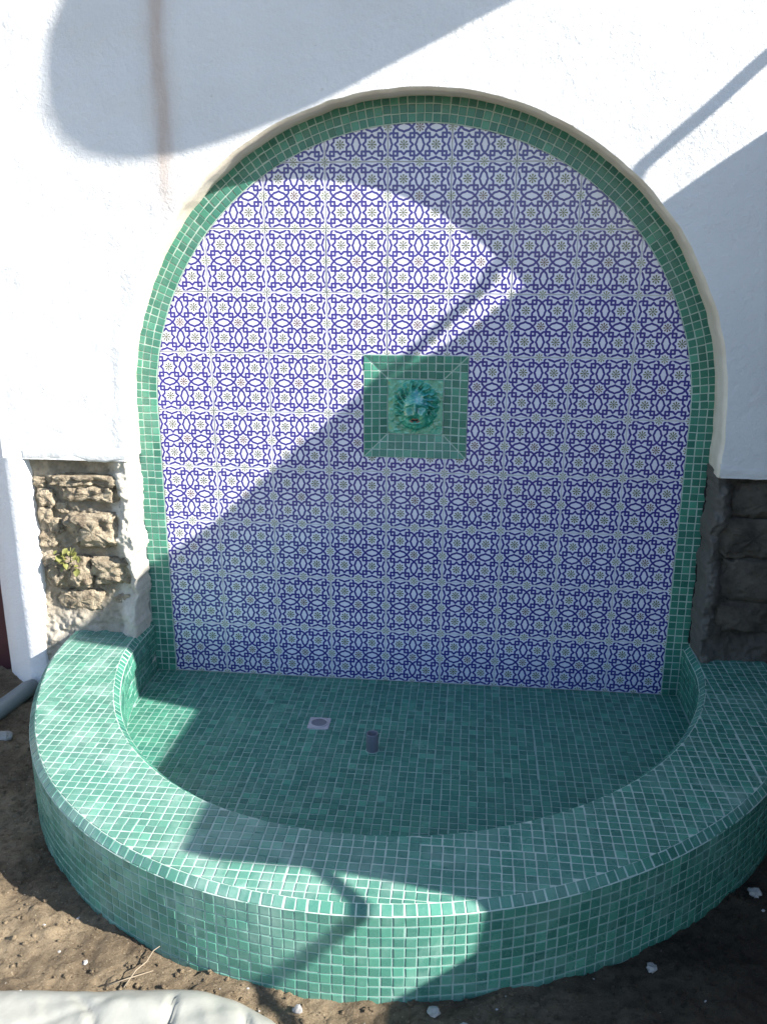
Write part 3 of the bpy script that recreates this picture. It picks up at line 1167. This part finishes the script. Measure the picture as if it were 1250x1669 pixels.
# --- green mosaic border round the panel, 3 chips wide, slightly proud
YB = -0.0065
V, F = [], []
ring = [(-1, z) for z in np.linspace(-0.0, Z_SPRING, 8)]
pth = [(-1.0, 0.0, 0.0)]
path_pts = []
for z in np.linspace(0, Z_SPRING, 40)[:-1]:
    path_pts.append((-1.0, 0.0, z))
for a in np.linspace(math.pi, 0, 114):
    path_pts.append((math.cos(a), math.sin(a), Z_SPRING))
for z in np.linspace(Z_SPRING, 0, 40)[1:]:
    path_pts.append((1.0, 0.0, z))
for dx, dz, zb in path_pts:
    for rr in (RP - 0.001, RP + 0.086):
        V.append((dx * rr, YB + SUB, zb + dz * rr))
border = mesh_obj('mosaic_border', V, grid_faces(len(path_pts), 2), M['grout'], fountain)
border['label'] = 'green mosaic border three tiles wide round the arch'
tl = Tiling()
BP = 0.0268
for k in range(3):
    rr = RP + (k + 0.5) * BP + 0.0006
    for i in range(39):
        zc = (i + 0.5) * Z_SPRING / 39
        for sx in (-1, 1):
            tl.quad(np.array([sx * rr, YB, zc]), np.array([1.0, 0, 0]), np.array([0, 0, 1.0]), BP - GAP, Z_SPRING / 39 - GAP)
    nseg = 113
    for i in range(nseg):
        a = math.pi * (1 - (i + 0.5) / nseg)
        e_r = np.array([math.cos(a), 0, math.sin(a)])
        e_t = np.array([math.sin(a), 0, -math.cos(a)])
        tl.quad(np.array([0, YB, Z_SPRING]) + e_r * rr, e_t, e_r, math.pi * rr / nseg - GAP, BP - GAP)
print('border', tl.build('border_tile', M['mosaic'], border))

# --- medallion: sunk mitred frame with a mask
MC = np.array([(HX0 + HX1) / 2, (HZ0 + HZ1) / 2])
HA = (HX1 - HX0) / 2
HI = HA * 7 / 13
SINK = 0.014
med = mesh_obj('medallion_frame', [(0, 0, 0)], [], M['grout'], fountain)
bpy.data.objects.remove(med)
V, F = [], []
for sgn in ((-1, -1), (1, -1), (1, 1), (-1, 1)):
    V.append((MC[0] + sgn[0] * HA, -0.004 + SUB, MC[1] + sgn[1] * HA))
for sgn in ((-1, -1), (1, -1), (1, 1), (-1, 1)):
    V.append((MC[0] + sgn[0] * HI, -0.004 + SINK + SUB, MC[1] + sgn[1] * HI))
F = [(i, (i + 1) % 4, 4 + (i + 1) % 4, 4 + i) for i in range(4)]
b = len(V)
for sgn in ((-1, -1), (1, -1), (1, 1), (-1, 1)):
    V.append((MC[0] + sgn[0] * (HA + 0.0005), 0.012, MC[1] + sgn[1] * (HA + 0.0005)))
F += [(b + i, b + (i + 1) % 4, (i + 1) % 4, i) for i in range(4)] + [(4, 5, 6, 7)]
medal = mesh_obj('medallion_frame', V, F, M['grout'], fountain)
medal['label'] = 'square green mosaic frame round the mask'
tl = Tiling(thick=0.003)
MP = 2 * HA / 13
mch = MP - GAP
for side in range(4):
    ca, sa = [(1, 0), (0, 1), (-1, 0), (0, -1)][side]
    rot = np.array([[ca, -sa], [sa, ca]])
    for r in range(3):
        for i in range(13):
            cu, cv_ = -HA + (i + 0.5) * MP, -HA + (r + 0.5) * MP
            h = mch / 2
            poly = [(cu - h, cv_ - h), (cu + h, cv_ - h), (cu + h, cv_ + h), (cu - h, cv_ + h)]
            q = math.sqrt(0.5)
            p2 = clip(poly, (-q, q), -GAP * 0.5)           # v <= u side of one mitre
            p2 = clip([(a, b_) for a, b_ in poly], (q, q), -GAP * 0.5)
            p2 = clip(p2, (-q, q), -GAP * 0.5) if len(p2) > 2 else []
            if len(p2) < 3 or area2(p2) < 3e-5:
                continue

            def lift(a, b_):
                w = rot @ np.array([a, b_])
                dep = (b_ + HA) / (HA - HI) * SINK
                return np.array([MC[0] + w[0], -0.004 + dep, MC[1] + w[1]])
            if area2(p2) > 0.985 * mch * mch:
                c_ = lift(cu, cv_)
                ex = lift(cu + 0.01, cv_) - c_
                ey = lift(cu, cv_ + 0.01) - c_
                tl.quad(c_, ex / np.linalg.norm(ex), ey / np.linalg.norm(ey), mch, mch)
            else:
                P3 = [lift(a, b_) for a, b_ in p2]
                n3 = np.cross(lift(0.01, 0) - lift(0, 0), lift(0, 0.01) - lift(0, 0))
                tl.poly(P3, n3 / np.linalg.norm(n3))
print('medallion', tl.build('frame_tile', M['mosaic'], medal))

# mask: relief of a wild-haired face
NM = 110
g1 = np.linspace(-1, 1, NM)
GX, GY = np.meshgrid(g1, g1, indexing='ij')
cxm, cym = 0.02, 0.08


def gau(x, y, sx, sy, a=0.0):
    dx, dy = GX - x, GY - y
    c_, s_ = math.cos(a), math.sin(a)
    return np.exp(-(((dx * c_ + dy * s_) / sx) ** 2 + ((-dx * s_ + dy * c_) / sy) ** 2))


rx = GX - cxm
ry = GY - cym
rad = np.sqrt((rx / 0.84) ** 2 + (ry / 0.93) ** 2)
ang = np.arctan2(rx, ry)
dome = np.sqrt(np.clip(1 - rad ** 2, 0, 1))
H = 0.40 * dome ** 0.6 * sstep(1.0, 0.9, rad)
face = np.sqrt((rx / 0.50) ** 2 + ((ry + 0.14) / 0.78) ** 2)
H += 0.34 * np.sqrt(np.clip(1 - face ** 2, 0, 1))
hair = sstep(0.80, 1.0, face) * sstep(1.02, 0.92, rad) * sstep(2.75, 2.2, np.abs(ang))
H += hair * (0.15 * np.cos(17 * ang + 3.5 * np.sin(5 * rad)) + 0.05 * np.cos(31 * ang - 7 * rad) + 0.06 * fbm(GX, GY, 0, 5.0, 2, 91))
H += 0.10 * gau(0, 0.30, 0.22, 0.16)
for sx in (-1, 1):
    H += 0.13 * gau(cxm + sx * 0.20, 0.15, 0.18, 0.05, -0.45 * sx)
    H -= 0.17 * gau(cxm + sx * 0.20, 0.03, 0.13, 0.07)
    H += 0.10 * gau(cxm + sx * 0.20, 0.02, 0.07, 0.045)
    H -= 0.05 * gau(cxm + sx * 0.20, 0.02, 0.022, 0.022)
    H += 0.12 * gau(cxm + sx * 0.24, -0.24, 0.13, 0.13)
    H += 0.09 * gau(cxm + sx * 0.07, -0.20, 0.05, 0.05)
    H += 0.06 * gau(cxm + sx * 0.20, -0.38, 0.14, 0.04, 0.6 * sx)
H += 0.22 * gau(cxm, -0.10, 0.06, 0.20)
H += 0.12 * gau(cxm, -0.54, 0.15, 0.05) - 0.20 * gau(cxm - 0.02, -0.43, 0.15, 0.07)
H += 0.12 * gau(cxm, -0.74, 0.14, 0.10)
H += 0.030 * fbm(GX, GY, 0, 8.0, 4, 95) + 0.03 * np.cos(9 * rad * 3.14 + 4 * np.cos(6 * ang)) * hair
HM = 0.0926
P = np.stack([MC[0] + GX * HM, (-0.004 + SINK) - 0.003 - 0.052 * np.clip(H, 0, 2), MC[1] + GY * HM], -1)
V = P.reshape(-1, 3)
F = grid_faces(NM, NM)
rim_i = [i * NM for i in range(NM)] + [(NM - 1) * NM + j for j in range(1, NM)] + [i * NM + NM - 1 for i in range(NM - 2, -1, -1)] + [j for j in range(NM - 2, 0, -1)]
k0 = len(V)
V = np.concatenate([V, V[rim_i] + np.array([0, 0.02, 0])])
F = [tuple(f) for f in F] + [(rim_i[i], rim_i[(i + 1) % len(rim_i)], k0 + (i + 1) % len(rim_i), k0 + i) for i in range(len(rim_i))]
mask = mesh_obj('mask', V, F, M['glaze'], fountain, True)
mask['label'] = 'green and blue glazed ceramic mask of a wild-haired face'
# mouth: parted terracotta lips round the spout
mx, mz = MC[0] + (cxm - 0.01) * HM, MC[1] - 0.44 * HM
ym = float(P[NM // 2, int(NM * 0.28), 1]) - 0.004
V, F = [], []
NU, NV = 28, 10
for i in range(NU):
    a = 2 * math.pi * i / NU
    rx_, rz_ = 0.0155, 0.0066
    for j in range(NV):
        b_ = 2 * math.pi * j / NV
        t_ = 0.0032 * (0.75 + 0.25 * abs(math.sin(a)))
        q = 1 + t_ * math.cos(b_) / math.hypot(rx_ * math.cos(a), rz_ * math.sin(a))
        V.append((mx + rx_ * math.cos(a) * q, ym - t_ * math.sin(b_), mz + rz_ * math.sin(a) * q + 0.0015 * math.cos(2 * a)))
for i in range(NU):
    for j in range(NV):
        F.append((i * NV + j, ((i + 1) % NU) * NV + j, ((i + 1) % NU) * NV + (j + 1) % NV, i * NV + (j + 1) % NV))
mesh_obj('lips', V, F, M['terracotta'], mask, True)
V = [(mx, ym + 0.002, mz)] + [(mx + 0.0155 * math.cos(a), ym + 0.0005, mz + 0.0066 * math.sin(a)) for a in np.linspace(0, 2 * math.pi, 24, endpoint=False)]
mesh_obj('spout_hole', V, [(0, 1 + i, 1 + (i + 1) % 24) for i in range(24)], M['black'], mask)

# --- drain plate and supply pipe in the basin floor
def lathe(name, cx, cy, prof_, mat, parent, n=32):
    V = [(cx + r * math.cos(a), cy + r * math.sin(a), z) for a in np.linspace(0, 2 * math.pi, n, endpoint=False) for r, z in prof_]
    k = len(prof_)
    F = [(i * k + j, ((i + 1) % n) * k + j, ((i + 1) % n) * k + j + 1, i * k + j + 1) for i in range(n) for j in range(k - 1)]
    return mesh_obj(name, V, F, mat, parent, True)


h = 0.036
Vd = []
for (s_, z_) in ((h, -0.004), (h, 0.0012), (h - 0.0015, 0.0022)):
    Vd += [(DR[0] - s_, DR[1] - s_, z_), (DR[0] + s_, DR[1] - s_, z_), (DR[0] + s_, DR[1] + s_, z_), (DR[0] - s_, DR[1] + s_, z_)]
drain = mesh_obj('floor_drain', Vd, [(8, 9, 10, 11)] + [(l * 4 + k, l * 4 + (k + 1) % 4, l * 4 + 4 + (k + 1) % 4, l * 4 + 4 + k) for l in (0, 1) for k in range(4)], M['steel'], fountain)
drain['label'] = 'square metal drain plate set in the basin floor'
lathe('drain_ring', DR[0], DR[1], [(0.031, 0.002), (0.030, 0.0055), (0.027, 0.006), (0.0255, 0.003)], M['steel'], drain)
lathe('drain_cover', DR[0], DR[1], [(0.0255, 0.0026), (0.018, 0.0030), (0.008, 0.0045), (0.0005, 0.005)], M['pvc'], drain)
lathe('supply_pipe', PI_[0], PI_[1], [(0.0195, -0.006), (0.0195, 0.060), (0.0187, 0.0622), (0.0165, 0.0622), (0.0158, 0.060), (0.0158, 0.012), (0.0002, 0.011)], M['pvc'], fountain)['label'] = 'short grey plastic pipe stub standing on the basin floor'
lathe('pipe_collar', PI_[0], PI_[1], [(0.0225, -0.002), (0.0220, 0.0012), (0.0196, 0.0022)], M['grout_dull'], fountain)

# ------------------------------------------------------------------ loose things on the ground
def tube(name, pts, radii, mat, parent=None, n=14, cap=True):
    pts = [np.array(p, float) for p in pts]
    V, F = [], []
    for i, p in enumerate(pts):
        d = pts[min(i + 1, len(pts) - 1)] - pts[max(i - 1, 0)]
        d /= np.linalg.norm(d)
        a = np.cross(d, [0, 0, 1] if abs(d[2]) < 0.9 else [1, 0, 0])
        a /= np.linalg.norm(a)
        b_ = np.cross(d, a)
        r = radii[i] if hasattr(radii, '__len__') else radii
        for k in range(n):
            t_ = 2 * math.pi * k / n
            V.append(p + r * (a * math.cos(t_) + b_ * math.sin(t_)))
    for i in range(len(pts) - 1):
        for k in range(n):
            F.append((i * n + k, i * n + (k + 1) % n, (i + 1) * n + (k + 1) % n, (i + 1) * n + k))
    if cap:
        F.append(tuple(range(n))[::-1])
        F.append(tuple((len(pts) - 1) * n + k for k in range(n)))
    return mesh_obj(name, V, F, mat, parent, True)


pp = [(-1.385 - 0.055 * (t_ ** 1.6) - 0.06 * t_, -0.165 - 0.52 * t_, -0.003 - 0.010 * t_) for t_ in np.linspace(0, 1, 16)]
o = tube('drain_pipe', pp, [0.022] + [0.031] * 15, M['pvc_pale'])
tag(o, 'pale grey plastic pipe lying on the soil at the foot of the white door jamb', 'pipe')

# white sheet in the foreground
nx, ny = 150, 90
xs = np.linspace(-1.5, 0.0, nx)
t_ = np.linspace(0, 1, ny) ** 1.5
edge_x = [-1.5, -1.0, -0.80, -0.56, -0.43, -0.36, -0.26, -0.16, -0.08, -0.03, 0.0]
edge_y = [-1.520, -1.500, -1.484, -1.458, -1.438, -1.436, -1.464, -1.520, -1.625, -1.82, -2.1]
ye = np.interp(xs, edge_x, edge_y)
ye = np.convolve(np.pad(ye, 4, mode='edge'), np.ones(9) / 9, mode='valid') + 0.004 * fbm(xs, 0, 0, 11.0, 3, 6)
X = np.repeat(xs[:, None], ny, 1)
Y = ye[:, None] - t_[None, :] * (ye[:, None] + 2.6)
dist = (ye[:, None] - Y)
folds = 0.012 * np.abs(fbm(X * 0.8 + Y * 0.5, Y * 2.6 - X * 1.4, 0, 2.2, 3, 17)) + 0.007 * fbm(X * 3 + Y * 2, X - Y, 0, 5.0, 3, 18)
crease = 0.016 * np.exp(-((np.mod(X * 5.2 + Y * 2.2 + 0.35 * fbm(X, Y, 0, 3.0, 3, 4), 1.0) - 0.5) / 0.055) ** 2) * sstep(-0.3, 0.5, fbm(X, Y, 0, 4.0, 2, 14))
Z = GZ + 0.012 + 0.016 * (1 - np.exp(-dist / 0.018)) + (folds - crease) * sstep(0, 0.06, dist)
V = np.stack([X.ravel(), Y.ravel(), Z.ravel()], 1)
skirt = np.stack([xs, ye + 0.002, np.full(nx, GZ - 0.02)], 1)
F = [tuple(f) for f in grid_faces(nx, ny)[:, ::-1]] + [(i * ny, (i + 1) * ny, nx * ny + i + 1, nx * ny + i) for i in range(nx - 1)]
o = mesh_obj('plastic_sheet', np.concatenate([V, skirt]), F, M['sheet'], None, True)
tag(o, 'crumpled white plastic sheet lying on sunlit soil in front of the basin', 'plastic sheet')


def rock_mesh(name, mat, r, seed, flat=0.6):
    me = bpy.data.meshes.new(name)
    u, v = np.meshgrid(np.linspace(0, 2 * math.pi, 9, endpoint=False), np.linspace(-1.35, 1.35, 6), indexing='ij')
    x, y, z = np.cos(v) * np.cos(u), np.cos(v) * np.sin(u), np.sin(v)
    k = 1 + 0.45 * fbm(x, y, z, 1.6, 2, seed)
    P_ = np.stack([x * k * r, y * k * r * 0.8, z * k * r * flat], -1).reshape(-1, 3)
    F_ = [(i * 6 + j, ((i + 1) % 9) * 6 + j, ((i + 1) % 9) * 6 + j + 1, i * 6 + j + 1) for i in range(9) for j in range(5)]
    F_ += [tuple(i * 6 for i in range(9))[::-1], tuple(i * 6 + 5 for i in range(9))]
    me.from_pydata(P_.tolist(), [], F_)
    me.materials.append(mat)
    return me


CHIPS = [(-1.325, -0.485, 0.026, 'pale broken plaster lump beside the grey pipe by the white jamb'),
         (-0.660, -1.375, 0.0075, 'small white pebble on the sunlit soil behind the plastic sheet'),
         (0.145, -1.437, 0.015, 'white plaster chip against the basin foot at the front centre'),
         (0.208, -1.468, 0.014, 'grey white plaster chip on shaded soil just off the basin foot'),
         (0.640, -1.250, 0.015, 'pale plaster chip in the dark soil at the basin foot on its shaded side'),
         (0.945, -0.985, 0.018, 'jagged white plaster chip at the basin foot near the dark masonry'),
         (-0.145, -1.462, 0.011, 'white chip at the edge of the slanting shadow in front of the basin')]
for k, (x, y, r, lab) in enumerate(CHIPS):
    o = bpy.data.objects.new('plaster_chip', rock_mesh('plaster_chip', M['chip'], r, 500 + k, 0.65))
    link(o)
    o.location = (x, y, float(ground_h(np.array(x), np.array(y))) + r * 0.3)
    o.rotation_euler = (random.uniform(-0.3, 0.3), random.uniform(-0.3, 0.3), random.uniform(0, 6))
    tag(o, lab, 'rubble', 'plaster chips on the soil')


def scatter(name, mat, n, rmin, rmax, seed, region):
    rg = np.random.default_rng(seed)
    protos = [rock_mesh('p', mat, 1.0, seed + k, 0.6) for k in range(5)]
    pv = []
    for me in protos:
        a = np.zeros(len(me.vertices) * 3)
        me.vertices.foreach_get('co', a)
        pv.append((a.reshape(-1, 3), [tuple(p.vertices) for p in me.polygons]))
    V, F = [], []
    cnt = 0
    while cnt < n:
        x, y = region(rg)
        th = math.atan2(x, -(y - YC))
        if y > -0.14 or math.hypot(x, y - YC) < float(r_out(np.clip(th, -1.57, 1.57))) + 0.004:
            continue
        vv, ff = pv[rg.integers(5)]
        r = rmin + (rmax - rmin) * rg.random() ** 3
        a = rg.random() * 6.28
        c_, s_ = math.cos(a), math.sin(a)
        b = len(V)
        z = float(ground_h(np.array(x), np.array(y)))
        V.extend([(x + r * (p[0] * c_ - p[1] * s_), y + r * (p[0] * s_ + p[1] * c_), z + r * (p[2] + 0.25)) for p in vv])
        F.extend([tuple(b + q for q in f) for f in ff])
        cnt += 1
    for me in protos:
        bpy.data.meshes.remove(me)
    o = mesh_obj(name, V, F, mat)
    o['kind'] = 'stuff'
    return o


def reg_near(rg):
    th = rg.uniform(-1.57, 1.57)
    r = float(r_out(th)) + 0.004 + abs(rg.normal()) * 0.12
    return r * math.sin(th), YC - r * math.cos(th)


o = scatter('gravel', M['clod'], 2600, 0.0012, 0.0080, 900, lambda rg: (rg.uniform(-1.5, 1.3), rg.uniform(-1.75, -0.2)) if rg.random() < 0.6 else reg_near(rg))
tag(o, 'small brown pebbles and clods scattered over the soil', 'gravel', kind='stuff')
o = scatter('debris', M['chip'], 55, 0.0010, 0.0045, 950, reg_near)
tag(o, 'white plaster crumbs scattered round the foot of the basin', 'debris', kind='stuff')

for pts, lab in (([(-0.538, -1.445, -0.028), (-0.525, -1.405, -0.018), (-0.512, -1.375, -0.022), (-0.506, -1.345, -0.018), (-0.492, -1.338, -0.010)], 'bent dry twig standing up from the soil near the basin foot'),
                 ([(-0.575, -1.445, -0.026), (-0.535, -1.425, -0.022), (-0.487, -1.398, -0.022)], 'straight dry straw lying beside the plastic sheet')):
    o = tube('dry_twig', pts, [0.0014] * (len(pts) - 1) + [0.0007], M['twig'], None, 7)
    tag(o, lab, 'twig', 'dry twigs on the soil')

# ------------------------------------------------------------------ weed growing from the masonry
weed = tag(empty('weed', (-1.215, -0.125, 0.47)), 'small yellow green weed rooted between the stones left of the niche', 'plant')


def leaf(cx, cy, cz, size, yaw, pitch, roll):
    n_, m_ = 9, 5
    V = []
    for i in range(n_):
        t1 = i / (n_ - 1)
        w = size * 0.42 * math.sin(math.pi * min(1, t1 * 0.95 + 0.03)) ** 0.75 * (1 + 0.16 * math.cos(i * 2.9))
        for j in range(m_):
            q = (j / (m_ - 1) - 0.5) * 2
            V.append((q * w, t1 * size, 0.10 * size * (q * q) - 0.25 * size * t1 * t1))
    R_ = Matrix.Rotation(yaw, 3, 'Z') @ Matrix.Rotation(pitch, 3, 'X') @ Matrix.Rotation(roll, 3, 'Y')
    V = [tuple(R_ @ Vector(v) + Vector((cx, cy, cz))) for v in V]
    return mesh_obj('leaf', V, grid_faces(n_, m_), M['leaf'], weed, True)


for k in range(26):
    a = -0.6 + 0.55 * k + random.uniform(-0.2, 0.2)
    px, pz = -1.215 + random.uniform(-0.038, 0.045), 0.452 + random.uniform(-0.02, 0.075)
    leaf(px, -0.135 - random.uniform(0, 0.012), pz, random.uniform(0.014, 0.030), math.pi + random.uniform(-0.9, 0.9), random.uniform(-0.9, 0.5), random.uniform(-0.6, 0.6))
tube('stem', [(-1.215, -0.095, 0.46), (-1.212, -0.128, 0.47), (-1.205, -0.138, 0.50), (-1.20, -0.142, 0.53)], [0.003, 0.0025, 0.002, 0.001], M['leaf'], weed, 6)

# ------------------------------------------------------------------ shade casters added out of view, outlines set by their shadows
XW = 1.52
SIL = [(0.75, 1.21), (0.45, 1.15), (0.213, 1.097), (0.159, 1.080), (0.117, 1.062), (0.072, 1.030), (0.0, 1.010), (-0.079, 0.995), (-0.135, 0.961), (-0.188, 0.910), (-0.244, 0.860),
       (-0.303, 0.840), (-0.441, 0.809), (-0.517, 0.755), (-0.610, 0.722), (-0.589, 0.649), (-0.567, 0.592), (-0.539, 0.418), (-0.522, 0.303), (-0.822, 0.257), (-1.158, 0.208),
       (-1.353, 0.172), (-1.343, 0.124), (-1.261, -0.001), (-1.224, -0.10), (-1.205, -0.178), (-1.218, -0.285), (-1.309, -0.304), (-1.9, -0.41), (-2.3, -0.49)]
out = [on_x(u, v, XW) for u, v in SIL]
out = [p for p in out if p[1] < -0.15]
out = [(XW, -0.145, out[0][2])] + out
out += [(XW, out[-1][1], -0.15), (XW, -0.145, -0.15)]
k = len(out)
TW = 0.24
V = out + [(x + TW, y, z) for x, y, z in out]
F = [tuple(range(k)), tuple(range(2 * k - 1, k - 1, -1))] + [(i, k + i, k + (i + 1) % k, (i + 1) % k) for i in range(k)]
gw = mesh_obj('stepped_caster', V, F, M['caster_stone'])  # added wall shape, its steps follow the shadow edges
tag(gw, 'stepped stone wall added out of view to cast shade on the fountain', 'wall')


def pole(u0, v0, u1, v1, x, r, lab):
    a, b_ = np.array(on_x(u0, v0, x)), np.array(on_x(u1, v1, x))
    pts = [a + (b_ - a) * q for q in np.linspace(0, 1, 8)]
    o_ = tube('pole_caster', pts, [r * (1 + 0.08 * math.sin(3 * q)) for q in range(8)], M['timber'], None, 12)
    tag(o_, lab, 'pole')
    return o_


crook = [on_x(u, v, XW + 0.12) for u, v in ((-0.12, 0.945), (-0.0015, 1.050), (0.0345, 1.085), (0.066, 1.113), (0.080, 1.150), (0.096, 1.183), (0.150, 1.229), (0.205, 1.277), (0.6, 1.62), (1.0, 1.97))]  # added bar, kinked so its shadow lands right on wall and niche
o = tube('branch_caster', crook, 0.0165, M['timber'], None, 12)
tag(o, 'crooked branch added out of view to cast the slanting bar shadow', 'branch')
u1 = -1.345 - 0.80  # foot of the added pole that casts the bar on the basin face
pole(-1.170, 0.115, u1, -0.100 - 0.80 * 1.15, XW - 0.03, 0.016, 'timber prop added out of view to cast the short slanting shadow')

# awning, added out of view and cut to cast the rounded shadow
XA = 1.35
BL = [(0.75, 1.62), (0.35, 1.665), (0.10, 1.72), (-0.035, 1.744), (-0.092, 1.761), (-0.152, 1.775), (-0.214, 1.789), (-0.258, 1.804), (-0.304, 1.828), (-0.349, 1.857), (-0.394, 1.893),
      (-0.446, 1.953), (-0.486, 2.030), (-0.496, 2.066), (-0.507, 2.100), (-0.520, 2.194), (-0.518, 2.268), (-0.507, 2.352), (-0.488, 2.408), (-0.456, 2.57), (-0.436, 2.76)]
low_e = [on_x(u, v, XA) for u, v in BL]
low_e = [p for p in low_e if p[1] < -0.16]
caster = tag(empty('shade_panel', (XA, -0.2, 3.2)), 'sand coloured canvas awning added out of view to cast the rounded shadow', 'shade_panel')
ztop = max(p[2] for p in low_e) + 0.02
V = [(XA, -0.15, low_e[0][2] - 0.03)] + low_e + [(XA, -0.15, ztop)]
k = len(V)
V = V + [(x + 0.012, y, z) for x, y, z in V]
F = [tuple(range(k)), tuple(range(2 * k - 1, k - 1, -1))] + [(i, k + i, k + (i + 1) % k, (i + 1) % k) for i in range(k)]
mesh_obj('canvas', V, F, M['canvas'], caster)
tube('shade_panel_arm', [(XA + 0.006, -0.13, ztop + 0.015), (XA + 0.006, low_e[-1][1] - 0.02, ztop + 0.015)], 0.018, M['steel'], caster, 12)
